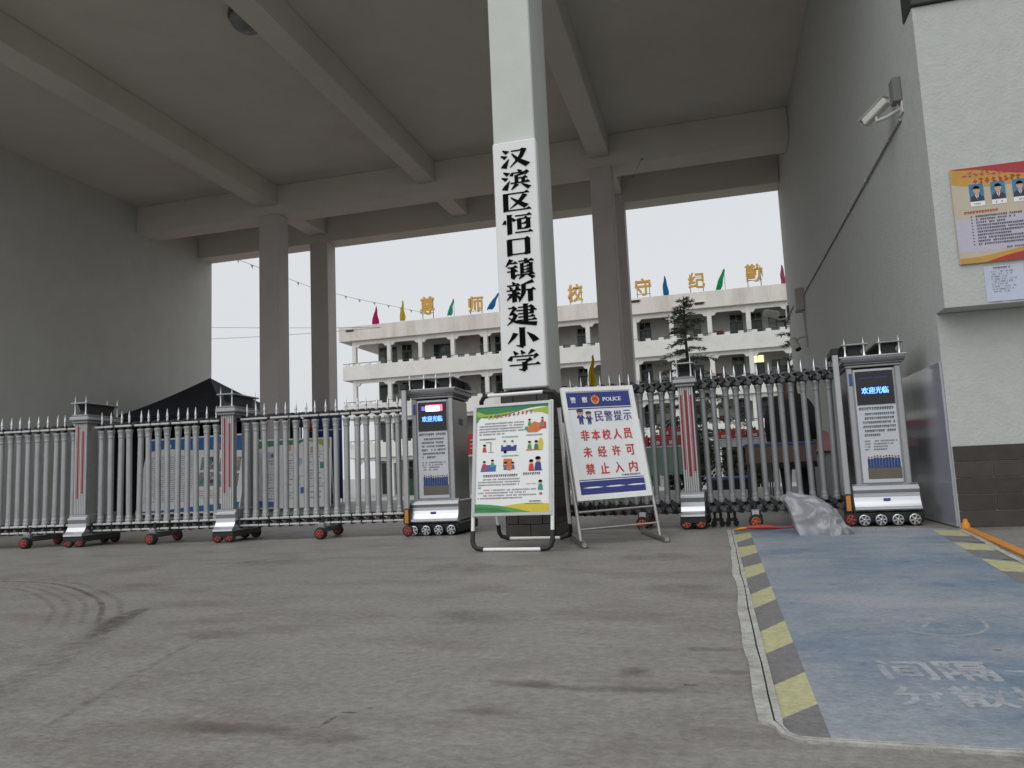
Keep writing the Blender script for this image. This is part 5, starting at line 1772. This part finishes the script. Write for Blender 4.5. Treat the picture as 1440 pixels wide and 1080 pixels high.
GB = 'red gift boxes on the stalls'
def gift(x, y, z, sx, sy, sz, label, mt='gift_red', rz=0.0):
    t = thing('gift_box', label, 'box', (x, y, z), rz, GB)
    m = MB()
    m.box(-sx / 2, sx / 2, -sy / 2, sy / 2, 0.001, sz, mt, 0.01)
    b = m.build('box_body', t)
    m = MB()
    m.box(-sx / 2 - 0.004, sx / 2 + 0.004, -sy / 2 - 0.004, sy / 2 + 0.004, sz * 0.72, sz + 0.006, 'red_print', 0.006)
    m.build('box_lid', t)
    m = MB()
    m.box(-sx * 0.22, sx * 0.22, -sy / 2 - 0.008, -sy / 2 - 0.0055, sz * 0.15, sz * 0.55, 'cloth_white', 0)
    m.build('box_label', t)


stall('market_table', 'stall table with a pale green cloth behind the red-striped gate post', 'table', -1.45, -0.45, 14.7, 15.4, 1.02, 'cloth_white', 'cloth_green', 0.55, group='stall tables inside the gatehouse')
for k, (dx, dz, sx) in enumerate(((-0.38, 0, 0.24), (-0.10, 0, 0.26), (0.20, 0, 0.28), (0.08, 0.19, 0.24), (0.33, 0.17, 0.22))):
    gift(-0.95 + dx, 14.95, 1.021 + dz, sx, 0.26, 0.18 if dz == 0 else 0.15, ('red gift box at the left end of the green clothed table', 'red gift box standing second on the green clothed table', 'widest red gift box on the green clothed table',
                                                               'red gift box stacked in the middle above the green clothed table', 'red gift box stacked highest at the right on the green cloth table')[k])
stall('market_table', 'white clothed stall table right of the red-striped gate post', 'table', 0.05, 1.05, 14.8, 15.5, 1.10, 'cloth_white', 'cloth_white', 0.16, group='stall tables inside the gatehouse')
for k, (dx, sx) in enumerate(((0.16, 0.22), (0.42, 0.24), (0.70, 0.26), (0.90, 0.14))):
    gift(0.05 + dx, 15.0, 1.101, sx, 0.26, 0.13 + 0.03 * (k % 2), ('red gift box first on the white clothed table', 'taller red gift box second on the white clothed table',
                                                                    'wide red gift box third on the white clothed table', 'narrow red gift box at the right end of the white cloth table')[k])
stall('folding_table', 'table with a bright blue edge in front of the dark clothed person', 'table', 0.36, 1.14, 9.35, 9.85, 0.86, 'table_brown', 'table_brown', 0.23, group='stall tables inside the gatehouse', edge='table_blue')
stall('folding_table', 'low blue edged table beside the red-striped gate post', 'table', -0.15, 0.55, 12.6, 13.2, 0.42, 'table_blue', 'trousers_black', 0.2, group='stall tables inside the gatehouse', edge='table_blue')

ct = thing('covered_counter', 'grey counter heaped with pink cloth by the right wall', 'counter', (1.55, 12.2, 0))
m = MB()
m.box(-0.28, 0.30, -0.30, 0.30, 0, 0.86, 'cabinet_grey', 0.015)
m.build('cabinet', ct)
for u in (-0.13, 0.15):
    m = MB()
    m.box(u - 0.125, u + 0.125, -0.312, -0.302, 0.06, 0.78, 'cabinet_grey', 0.006)
    d = m.build('cabinet_door', ct)
    m = MB()
    m.box(u + 0.085, u + 0.10, -0.33, -0.313, 0.40, 0.50, 'chrome', 0.003)
    m.build('handle', d)
m = MB()
n = 18
V = []
for j in range(n + 1):
    for i in range(n + 1):
        x, y = -0.36 + 0.76 * i / n, -0.38 + 0.76 * j / n
        e = min(i, n - i, j, n - j)
        z = 0.885 + 0.20 * math.exp(-((x - 0.02) / 0.17) ** 2 - (y / 0.2) ** 2) + 0.10 * math.exp(-((x - 0.25) / 0.10) ** 2 - (y / 0.2) ** 2) + 0.02 * noise.noise(Vector((x * 9, y * 9, 1)))
        if e == 0: z -= 0.13
        elif e == 1: z -= 0.03
        V.append((x, y, z))
m.add(V, [(j * (n + 1) + i, j * (n + 1) + i + 1, (j + 1) * (n + 1) + i + 1, (j + 1) * (n + 1) + i) for j in range(n) for i in range(n)], 'cloth_pink', True)
m.build('pink_cloth', ct)

bn = thing('red_banner', 'small red banner on a pole frame between the motor head and poster stand', 'banner', (-4.02, 12.6, 0))
m = MB()
V = []
for k in range(11):
    V += [(-0.34 + 0.068 * k, 0.02 * math.sin(k), 0.98), (-0.34 + 0.068 * k, 0.012 * math.sin(k), 1.34)]
m.add(V, [(2 * k, 2 * k + 2, 2 * k + 3, 2 * k + 1) for k in range(10)], 'red_print', True)
c = m.build('cloth', bn)
m = MB()
for k in range(3):
    u = -0.27 + 0.19 * k
    for z in (1.08, 1.15, 1.22):
        m.box(u, u + 0.13, -0.028, -0.0245, z, z + 0.024, 'cloth_white', 0)
    m.box(u + 0.055, u + 0.075, -0.030, -0.027, 1.06, 1.27, 'cloth_white', 0)
m.build('banner_text', c)
for x in (-0.36, 0.36):
    m = MB()
    m.tube([(x, 0, 0), (x, 0, 1.36)], 0.012, 'frame_grey', 8)
    m.build('pole', bn)

nbd = thing('navy_screen', 'navy cloth screen with a red lantern shape behind the green display board', 'screen', (-10.0, 18.2, 0))
m = MB()
m.box(-0.62, 0.50, -0.02, 0.02, 0.15, 2.35, 'navy_print', 0.006)
m.build('cloth_panel', nbd)
m = MB()
m.lathe([(0.02, 1.95), (0.10, 1.99), (0.14, 2.09), (0.10, 2.19), (0.02, 2.23)], (-0.36, -0.18, 0), 'red_print', 12)
m.build('lantern', nbd)
m = MB()
for x in (-0.60, 0.48):
    m.tube([(x, 0.03, 0), (x, 0.03, 2.4)], 0.018, 'frame_white', 8)
m.tube([(-0.6, -0.03, 1.97), (0.48, -0.03, 1.97)], 0.02, 'frame_white', 8)
m.build('screen_frame', nbd)

# the person: one skinned body seen from behind in dark clothes
pr = thing('person', 'person in a black coat with brown hair standing behind the gate', 'person', (0.99, 10.35, 0))
J = []   # (position, radius, parent index)
def jn(p, r, par): J.append((Vector(p), r, par)); return len(J) - 1
pel = jn((0, 0, 0.94), 0.155, -1)
wst = jn((0, 0.0, 1.10), 0.145, pel)
cht = jn((0, 0.01, 1.30), 0.165, wst)
shl = jn((0, 0.0, 1.43), 0.13, cht)
nck = jn((0, 0.01, 1.50), 0.055, shl)
hd0 = jn((0, 0.02, 1.57), 0.080, nck)
hd1 = jn((0, 0.03, 1.67), 0.096, hd0)
hd2 = jn((0, 0.03, 1.745), 0.06, hd1)
for q in (-1, 1):
    s1 = jn((q * 0.175, 0.0, 1.42), 0.085, shl)
    s2 = jn((q * 0.245, -0.02, 1.28), 0.075, s1)
    el = jn((q * 0.275, -0.02, 1.12), 0.06, s2)
    wr = jn((q * 0.275, 0.08, 0.90), 0.04, el)
    hn = jn((q * 0.272, 0.11, 0.83), 0.034, wr)
    for k in range(4):
        f1 = jn((q * (0.258 + 0.012 * k), 0.125 + 0.018 * k, 0.775), 0.010, hn)
        jn((q * (0.246 + 0.012 * k), 0.130 + 0.018 * k, 0.735 + 0.006 * abs(k - 1)), 0.008, f1)
    th = jn((q * 0.273, 0.165, 0.80), 0.011, hn)
    jn((q * 0.263, 0.175, 0.765), 0.009, th)
    h1 = jn((q * 0.095, 0.0, 0.86), 0.115, pel)
    kn = jn((q * 0.11, 0.02, 0.48), 0.075, h1)
    an = jn((q * 0.115, -0.01, 0.09), 0.05, kn)
    jn((q * 0.125, 0.13, 0.045), 0.042, an)
me = bpy.data.meshes.new('body')
me.from_pydata([tuple(j[0]) for j in J], [(i, j[2]) for i, j in enumerate(J) if j[2] >= 0], [])
o = bpy.data.objects.new('body_rig', me)
COL.objects.link(o)
sk = o.modifiers.new('Skin', 'SKIN')
for i, j in enumerate(J):
    o.data.skin_vertices[0].data[i].radius = (j[1], j[1] * (0.72 if i in (pel, wst, cht, shl) else 1.0))
o.data.skin_vertices[0].data[pel].use_root = True
sub = o.modifiers.new('Sub', 'SUBSURF')
sub.levels = 2
bme = bpy.data.meshes.new_from_object(o.evaluated_get(bpy.context.evaluated_depsgraph_get()))
bpy.data.objects.remove(o)
bme.materials.clear()
for k in ('skin', 'coat_black', 'trousers_black'):
    bme.materials.append(MATS[k])
for p in bme.polygons:
    c = p.center
    p.use_smooth = True
    hand = abs(c.x) > 0.2 and c.z < 0.90
    p.material_index = 0 if (c.z > 1.50 or hand) else (1 if c.z > 0.88 or abs(c.x) > 0.2 else 2)
link('body', bme, pr)
m = MB()      # coat skirt and hair
V = []
for j, (z, rx_, ry_) in enumerate(((1.51, 0.10, 0.09), (1.465, 0.20, 0.125), (1.36, 0.235, 0.155), (1.18, 0.22, 0.15), (1.02, 0.235, 0.165), (0.80, 0.26, 0.185), (0.55, 0.285, 0.195))):
    for i in range(28):
        a = 2 * math.pi * i / 28
        w = 1 + 0.03 * math.sin(5 * a + j) + 0.02 * noise.noise(Vector((math.cos(a) * 3, math.sin(a) * 3, z * 5)))
        V.append((rx_ * w * math.cos(a), 0.005 + ry_ * w * math.sin(a), z))
m.add(V, [(j * 28 + i, j * 28 + (i + 1) % 28, (j + 1) * 28 + (i + 1) % 28, (j + 1) * 28 + i) for j in range(6) for i in range(28)], 'coat_black', True)
m.build('coat', pr)
m = MB()
V = []
rows = ((1.790, 0.02, 0.02), (1.775, 0.07, 0.075), (1.73, 0.105, 0.115), (1.66, 0.118, 0.125), (1.58, 0.112, 0.115), (1.50, 0.110, 0.105), (1.42, 0.12, 0.10), (1.33, 0.105, 0.075))
for j, (z, rx_, ry_) in enumerate(rows):
    for i in range(21):
        a = math.pi + math.pi * 0.02 + (math.pi * 0.96) * i / 20 if j > 1 else math.pi * 2 * i / 20
        V.append((rx_ * math.cos(a) * (1 + 0.04 * math.sin(9 * a)), (0.03 if z > 1.5 else 0.0 - 0.045) + ry_ * math.sin(a) * (1 + 0.05 * math.sin(11 * a + j)), z))
m.add(V, [(j * 21 + i, j * 21 + i + 1, (j + 1) * 21 + i + 1, (j + 1) * 21 + i) for j in range(len(rows) - 1) for i in range(20)], 'hair_brown', True)
m.build('hair', pr)

# ------------------------------------------------------------------ the school building
sb = thing('school_building', 'long white school building with open balconies and green doors', 'building')
BX0, BX1, YF, YB_ = -28.6, 15.0, 55.0, 56.8
COLX = [-27.4, -24.38, -21.71, -19.02, -16.34, -13.7, -11.05, -8.4, -4.94, -2.3, 0.37, 3.03, 5.7, 8.35, 11.0, 13.7]
FL = [-0.87, 2.24, 5.36, 8.48]              # underside of each balcony slab (first = ground)
def spart(name, mt, *boxes, parent=sb, bev=0.02, **kw):
    m = MB()
    for b in boxes:
        m.box(*b, mt, bev)
    return m.build(name, parent, **kw)
spart('roof_parapet', 'school_parapet', (BX0, BX1, 54.55, 54.80, 11.62, 12.82))
spart('roof_parapet', 'school_parapet', (BX0, BX0 + 0.25, 54.802, 63.0, 11.62, 12.80))
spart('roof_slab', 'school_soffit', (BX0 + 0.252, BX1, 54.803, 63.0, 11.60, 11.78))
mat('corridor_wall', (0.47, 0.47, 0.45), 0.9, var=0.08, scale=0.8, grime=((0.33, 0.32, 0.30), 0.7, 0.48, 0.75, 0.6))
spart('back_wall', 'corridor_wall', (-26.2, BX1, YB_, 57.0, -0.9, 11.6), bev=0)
spart('end_wall', 'school_wall', (-26.2, -26.0, 57.003, 63.0, -0.9, 11.6), bev=0)
for k, z in enumerate(FL[1:]):
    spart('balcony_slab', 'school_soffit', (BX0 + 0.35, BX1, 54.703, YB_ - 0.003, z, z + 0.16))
    spart('balcony_wall', 'school_wall', (BX0 + 0.3, BX1, 54.58, 54.70, z - 0.04, z + 1.12))
    spart('balcony_wall', 'school_wall', (BX0 + 0.3, BX0 + 0.42, 54.703, 56.6, z - 0.04, z + 1.12))
    rail = spart('balcony_rail', 'rail_dark', (BX0 + 0.32, BX1, 54.62, 54.66, z + 1.28, z + 1.33), bev=0)
    blocks = [(x, x + 0.36, 54.60, 54.69, z + 1.122, z + 1.30) for x in [BX0 + 0.5 + 0.92 * q for q in range(47)]]
    spart('rail_block', 'school_wall', *blocks, parent=rail, bev=0, kind='stuff')
for k in range(4):
    z0 = FL[k] + (0.0 if k == 0 else 0.162)
    z1 = (FL[k + 1] if k < 3 else 11.6) - 0.003
    for x in COLX:
        spart('column', 'school_wall', (x - 0.16, x + 0.16, 54.82, 55.14, z0, z1), bev=0.015)
    for a, b in zip(COLX[:-1], COLX[1:]):
        m = MB()
        zt, zb = z1, z1 - 0.30
        q = [(a + 0.163, zt), (b - 0.163, zt), (b - 0.163, zb - 0.22), (b - 0.36, zb - 0.20), (b - 0.50, zb - 0.02), (b - 0.62, zb), (a + 0.62, zb), (a + 0.50, zb - 0.02), (a + 0.36, zb - 0.20), (a + 0.163, zb - 0.22)]
        m.prism(q, 54.86, 55.06, 'school_wall', 'y')
        m.build('arched_beam', sb)
    for x in COLX[1:-1:2]:
        spart('cross_beam', 'school_soffit', (x - 0.12, x + 0.12, 55.143, YB_ - 0.004, z1 - 0.28, z1), bev=0)


for x, z in ((-27.6, 12.45), (-4.75, 12.55), (-0.25, 11.95), (9.0, 12.4), (-12.2, 12.3)):
    m = MB()
    m.box(x - 0.32, x + 0.32, 54.50, 54.545, z - 0.07, z + 0.09, 'rail_dark', 0.03)
    m.box(x - 0.40, x + 0.40, 54.40, 54.545, z + 0.092, z + 0.12, 'school_parapet', 0.01)
    m.build('rain_spout', sb)


def door(x0, x1, z, h=2.15, lit=False, double=False):
    m = MB()
    m.box(x0, x1, YB_ - 0.05, YB_ - 0.004, z, z + h, 'door_green', 0.01)
    d = m.build('door', sb)
    for u in ((x0 + 0.06, (x0 + x1) / 2 - 0.03), ((x0 + x1) / 2 + 0.03, x1 - 0.06)):
        m = MB()
        m.box(u[0], u[1], YB_ - 0.064, YB_ - 0.052, z + 0.12, z + h * 0.55, 'door_green', 0.004)
        m.build('door_panel', d)
        m = MB()
        m.box(u[0], u[1], YB_ - 0.062, YB_ - 0.052, z + h * 0.60, z + h - 0.1, 'window_dark', 0.0)
        m.build('door_pane', d)
    m = MB()
    m.box(x0 + 0.03, x1 - 0.03, YB_ - 0.055, YB_ - 0.004, z + h + 0.03, z + h + 0.53, 'lit_pane' if lit else 'window_dark', 0.0)
    t = m.build('transom_pane', sb)
    m = MB()
    for b in ((x0, x1, z + h, z + h + 0.03), (x0, x1, z + h + 0.53, z + h + 0.57), ((x0 + x1) / 2 - 0.02, (x0 + x1) / 2 + 0.02, z + h + 0.031, z + h + 0.529)):
        m.box(b[0], b[1], YB_ - 0.075, YB_ - 0.056, b[2], b[3], 'window_frame', 0)
    m.build('transom_frame', t)


def window(x0, x1, z0, z1, n=4):
    m = MB()
    m.box(x0, x1, YB_ - 0.03, YB_ - 0.004, z0, z1, 'door_green', 0.0)
    f = m.build('window', sb)
    w = (x1 - x0) / n
    for k in range(n):
        for a, b in ((z0 + 0.05, z0 + (z1 - z0) * 0.68), (z0 + (z1 - z0) * 0.68 + 0.05, z1 - 0.05)):
            m = MB()
            m.box(x0 + k * w + 0.035, x0 + (k + 1) * w - 0.035, YB_ - 0.036, YB_ - 0.031, a, b, rnd.choice(('window_dark', 'window_dark', 'window_dark', 'window_mid', 'curtain')), 0)
            m.build('pane', f)


def wallboard(x0, x1, z0, z1, mt, name='notice_panel'):
    spart(name, mt, (x0, x1, YB_ - 0.05, YB_ - 0.004, z0, z1), bev=0.01)


for k in range(4):
    z = FL[k] + (0.0 if k == 0 else 0.165)
    sh_ = 0.35 * (k % 2)
    for x0, x1 in ((-24.14, -23.39), (-17.43, -17.02), (-16.19, -15.67), (-13.2, -12.4), (-9.59, -8.82), (-4.83, -3.98), (1.75, 2.64), (3.13, 3.92), (6.4, 7.2), (12.0, 12.8)):
        door(x0 + sh_ * 0.2, x0 + sh_ * 0.2 + max(x1 - x0, 0.85), z, lit=(k == 2 and x0 == 3.13))
    window(-26.1, -24.55, z + 0.15, z + 2.62, 3)
    window(-21.3, -19.7, z + 0.12, z + 2.5, 3)
    window(-14.95, -14.0, z + 0.6, z + 2.3, 2)
    window(-7.6, -6.2, z + 0.6, z + 2.3, 3)
    window(-1.8, -0.26, z + 0.8, z + 2.3, 3)
    window(4.5, 6.1, z + 0.8, z + 2.3, 3)
    wallboard(-10.14, -9.81, z + 1.1, z + 1.9, 'conduit_grey')
    wallboard(-18.26, -17.79, z + 1.1, z + 1.95, 'conduit_grey')
    wallboard(0.62, 1.3, z + 0.95, z + 1.6, 'board_red')
    wallboard(-11.0, -10.55, z + 0.9, z + 1.5, 'board_red')
    wallboard(-3.4, -2.75, z + 1.1, z + 1.75, 'conduit_grey')

# ------------------------------------------------------------------ characters and flags along the roof
def solid_text(txt, w, h, depth, off):
    c = bpy.data.curves.new('letters', 'FONT')
    c.body = txt
    c.resolution_u = 2
    c.extrude = 0.05
    c.offset = off
    o = bpy.data.objects.new('letters', c)
    COL.objects.link(o)
    me = bpy.data.meshes.new_from_object(o.evaluated_get(bpy.context.evaluated_depsgraph_get()))
    bpy.data.objects.remove(o)
    X = [v.co.x for v in me.vertices]; Y_ = [v.co.y for v in me.vertices]
    for v in me.vertices:
        x, y, z = v.co
        v.co = ((x - min(X)) / (max(X) - min(X)) * w - w / 2, -z / 0.05 * depth / 2, (y - min(Y_)) / (max(Y_) - min(Y_)) * h)
    return me


LETTER = {'尊': 'gold roof character between the yellow and teal flags', '师': 'gold roof character between the teal and blue flags', 
          '校': 'gold roof character just right of the front pillar', '守': 'gold roof character beside the rear column and the blue flag', '纪': 'gold roof character above the cedar tree top',
          '勤': 'gold roof character closest to the right wall, beyond the green flag'}
for ch, x, zb, ztop in (('尊', -20.9, 13.15, 14.62), ('师', -16.92, 12.95, 14.22), ('校', -9.12, 12.98, 14.34), ('守', -4.12, 12.95, 14.24), ('纪', -0.33, 13.1, 14.26), ('勤', 3.62, 13.15, 14.42)):
    t = thing('roof_letter', LETTER[ch], 'letter', (x, 54.66, 12.82), R(rnd.uniform(-6, 6)), 'gold characters along the school roof')
    me = solid_text(ch, 1.18, ztop - zb, 0.14, 0.022)
    me.materials.clear()
    me.materials.append(MATS['gold_letter'])
    link('character', me, t, (0, -0.07, zb - 12.82))
    m = MB()
    hh = ztop - 12.82
    for u in (-0.45, 0.45):
        m.box(u - 0.022, u + 0.022, 0.0, 0.04, -0.004, hh - 0.1, 'letter_frame', 0)
    for z in (zb - 12.82 + 0.12, hh - 0.35):
        m.box(-0.50, 0.50, 0.005, 0.035, z, z + 0.035, 'letter_frame', 0)
    m.build('frame', t)


def flag(label, col, x, y, z0, z1, wtop, wbot, shift, pole_z):
    t = thing('flag', label, 'flag', (x, y, pole_z), 0, 'coloured flags on the school')
    m = MB()
    n, k = 10, 9
    V = []
    for j in range(n + 1):
        f = j / n
        w = wtop + (wbot - wtop) * math.sin(min(1, f * 1.15) * math.pi / 2)
        if f > 0.85: w *= 1 - (f - 0.85) * 1.5
        for i in range(k):
            g = i / (k - 1) - 0.5
            V.append((g * w + shift * f + 0.02 * math.sin(j), 0.10 * math.sin(i * 1.9 + 0.6 * j) * (0.3 + f) - 0.04, z1 - (z1 - z0) * f - pole_z - 0.08 * abs(g) * f))
    m.add(V, [(j * k + i, j * k + i + 1, (j + 1) * k + i + 1, (j + 1) * k + i) for j in range(n) for i in range(k - 1)], col, True)
    m.build('cloth', t)
    m = MB()
    m.tube([(0, 0.06, 0), (0, 0.06, z1 - pole_z + 0.05)], 0.016, 'letter_frame', 6)
    m.build('pole', t)


for lb, c, x, zt, zb, wt, wb, shf in (('pink drooping flag at the left end of the school roof', 'flag_pink', -25.3, 14.25, 12.72, 0.06, 0.55, -0.10), ('yellow drooping flag on the school roof', 'flag_yellow', -23.0, 14.5, 12.9, 0.08, 0.42, -0.06),
                                      ('teal flag blown aside on the school roof', 'flag_teal', -18.75, 14.2, 12.95, 0.10, 0.36, -0.38), ('blue flag half hidden behind the name board on the roof', 'flag_blue', -15.1, 14.3, 13.1, 0.12, 0.50, -0.75),
                                      ('blue drooping flag on the roof right of the front pillar', 'flag_blue', -2.55, 14.25, 12.78, 0.06, 0.42, 0.03), ('bright green flag blown aside on the school roof', 'flag_green', 1.62, 14.3, 12.85, 0.12, 0.40, -0.50),
                                      ('dull rose flag at the right wall edge on the roof', 'flag_rose', 5.50, 14.15, 12.75, 0.08, 0.34, 0.02)):
    flag(lb, c, x, 54.68, zb, zt, wt, wb, shf, 12.82)
flag('tall narrow yellow flag in front of the lower balcony', 'flag_yellow', -3.26, 22.0, 3.02, 3.95, 0.05, 0.20, -0.08, zg(22))

# ------------------------------------------------------------------ trees, wires
def cedar(label, x, y, top, spread, base_z, seed, low):
    r = random.Random(seed)
    t = thing('cedar_tree', label, 'tree', (x, y, base_z), 0, 'cedar trees in the school yard')
    Ht = top - base_z
    m = MB()
    m.tube([(0, 0, -0.05), (0.03, 0, Ht * 0.4), (-0.02, 0.02, Ht * 0.75), (0, 0, Ht * 0.985)], [0.13, 0.09, 0.05, 0.012], 'bark', 8)
    m.build('trunk', t)
    cr = MB()
    z = low
    V1, F1, V2, F2 = [], [], [], []
    while z < Ht * 0.985:
        f = (z - low) / (Ht - low)
        L_ = spread * (1 - f) ** 0.9 * r.uniform(0.6, 1.1) + 0.16
        for k in range(4):
            a = r.uniform(0, 2 * math.pi)
            l = L_ * r.uniform(0.55, 1.1)
            zz = z + r.uniform(-0.10, 0.10)
            end = Vector((math.cos(a) * l, math.sin(a) * l, zz - 0.16 * l + 0.10 * l * l / max(spread, .1) * 0.4 + (0.25 * l if f > 0.75 else 0)))
            st = Vector((0, 0, zz))
            cr.tube([st, st.lerp(end, 0.5) + Vector((0, 0, 0.07 * l)), end], [0.018, 0.012, 0.004], 'bark', 5, cap=False)
            side = Vector((-math.sin(a), math.cos(a), 0))
            steps = int(l / 0.045) + 3
            for s in range(steps):
                u = (s + r.random()) / steps
                c = st.lerp(end, u) + Vector((0, 0, 0.07 * l * 4 * u * (1 - u)))
                wd = 0.30 * l * (math.sin(math.pi * min(1, u * 0.85 + 0.12)) + 0.15)
                for q in range(6):
                    o_ = side * r.uniform(-wd, wd) + Vector((r.uniform(-.05, .05), r.uniform(-.05, .05), r.uniform(-0.07, 0.025)))
                    d = (side * r.uniform(-1, 1) + (end - st).normalized() * r.uniform(0.0, 1.0) + Vector((0, 0, r.uniform(-0.35, 0.25)))).normalized()
                    nrm = Vector((r.uniform(-1, 1), r.uniform(-1, 1), r.uniform(0.2, 1))).normalized()
                    w_ = d.cross(nrm).normalized() * r.uniform(0.010, 0.024)
                    ln = r.uniform(0.07, 0.16)
                    p = c + o_
                    VV, FF = (V1, F1) if r.random() < 0.72 else (V2, F2)
                    i0 = len(VV)
                    VV += [p - w_, p + w_, p + d * ln + w_ * 0.4, p + d * ln - w_ * 0.4]
                    FF.append((i0, i0 + 1, i0 + 2, i0 + 3))
        z += r.uniform(0.26, 0.46) * (1.25 - 0.55 * f)
    cr.add(V1, F1, 'needles')
    cr.add(V2, F2, 'needles_light')
    cr.build('crown', t)


cedar('cedar with tiered branches right of the rear column', -0.70, 29.0, 7.15, 3.0, zg(29), 3, 1.5)
cedar('cedar half hidden behind the far end of the right wall', 3.15, 27.5, 6.2, 2.5, zg(27.5), 11, 1.2)


def shrub(label, x, y, h, r_, seed):
    r = random.Random(seed)
    t = thing('garden_shrub', label, 'shrub', (x, y, zg(y)), 0, 'dark shrubs in front of the school')
    m = MB()
    for k in range(5):
        a = r.uniform(0, 6.28)
        m.tube([(0.04 * math.cos(a), 0.04 * math.sin(a), -0.02), (r_ * 0.35 * math.cos(a), r_ * 0.35 * math.sin(a), h * 0.5), (r_ * 0.55 * math.cos(a), r_ * 0.55 * math.sin(a), h * 0.85)], [0.03, 0.02, 0.006], 'bark', 5)
    m.build('stem', t)
    m = MB()
    V1, F1, V2, F2 = [], [], [], []
    for k in range(5200):
        d = Vector((r.gauss(0, 1), r.gauss(0, 1), r.gauss(0, 1))).normalized() * r.random() ** 0.35
        lump = 0.8 + 0.35 * noise.noise(d * 2.2 + Vector((seed, 0, 0)))
        p = Vector((d.x * r_ * lump, d.y * r_ * lump, h * 0.52 + d.z * h * 0.5 * lump))
        n_ = Vector((r.uniform(-1, 1), r.uniform(-1, 1), r.uniform(-0.3, 1))).normalized()
        u = n_.orthogonal().normalized() * r.uniform(0.05, 0.10)
        w = n_.cross(u).normalized() * r.uniform(0.03, 0.055)
        VV, FF = (V1, F1) if r.random() < 0.7 else (V2, F2)
        i0 = len(VV)
        VV += [p - u, p + w, p + u, p - w]
        FF.append((i0, i0 + 1, i0 + 2, i0 + 3))
    m.add(V1, F1, 'needles')
    m.add(V2, F2, 'needles_light')
    m.build('foliage', t)


for lb, x, y, h, r_, sd_ in (('dark round shrub in the gap left of the red-striped post behind the police notice', -2.9, 25.5, 2.7, 1.15, 2), ('dark shrub at the foot of the tall cedar', -1.0, 26.2, 3.0, 1.25, 5),
                             ('lower dark shrub between the two cedars', 1.1, 25.8, 2.4, 1.0, 8)):
    shrub(lb, x, y, h, r_, sd_)


def wire(name, label, pts, r_, pen=False):
    t = thing(name, label, 'cable', pts[0])
    o_ = Vector(pts[0])
    q = []
    for i in range(len(pts) - 1):
        for k in range(6):
            q.append(Vector(pts[i]).lerp(Vector(pts[i + 1]), k / 6) - o_)
    q.append(Vector(pts[-1]) - o_)
    m = MB()
    m.tube(q, r_, 'wire', 5)
    c = m.build('line', t)
    if pen:
        L_ = [(a, b) for a, b in zip(q[:-1], q[1:])]
        for k, (a, b) in enumerate(L_):
            if k % 2:
                continue
            p = a.lerp(b, 0.5)
            d = (b - a).normalized() * 0.16
            m = MB()
            m.add([p - d, p + d, p + d * 0.2 + Vector((0, 0.02, -0.22))], [(0, 1, 2)], 'conduit_grey')
            m.build('pennant', c)


wire('pennant_line', 'thin sagging line of tiny pennants across the sky at left', [(-23.6, 26, 13.3), (-22.18, 30, 11.66), (-23.18, 34, 12.24), (-23.19, 41, 12.45), (-22.8, 46, 12.8), (-21.83, 51, 13.12), (-20.87, 54.6, 13.24)], 0.012, True)
wire('cable', 'upper of two thin cables crossing between the left columns', [(-36.2, 46, 12.05), (-30.52, 46, 11.49), (-25.2, 46, 11.0), (-21.0, 46, 10.65)], 0.014)
wire('cable', 'lower of two thin cables crossing between the left columns', [(-36.2, 47, 11.3), (-30.9, 47, 11.05), (-25.6, 47, 10.9), (-21.5, 47, 10.85)], 0.014)

t = thing('loose_wire', 'short loose wire stub dangling from the near beam by the rear column', 'cable', (-1.10, 16.39, 7.42))
m = MB()
m.tube([(0.0, -0.01, 0.0), (-0.05, -0.03, -0.10), (-0.12, -0.03, -0.22), (-0.20, -0.02, -0.34)], 0.007, 'conduit_grey', 6)
c = m.build('line', t)
for p in ((0.02, -0.02, 0.01), (-0.20, -0.02, -0.35)):
    m = MB()
    m.box(p[0] - 0.02, p[0] + 0.02, p[1] - 0.01, p[1] + 0.01, p[2] - 0.02, p[2] + 0.02, 'cctv_grey', 0.004)
    m.build('connector', c)
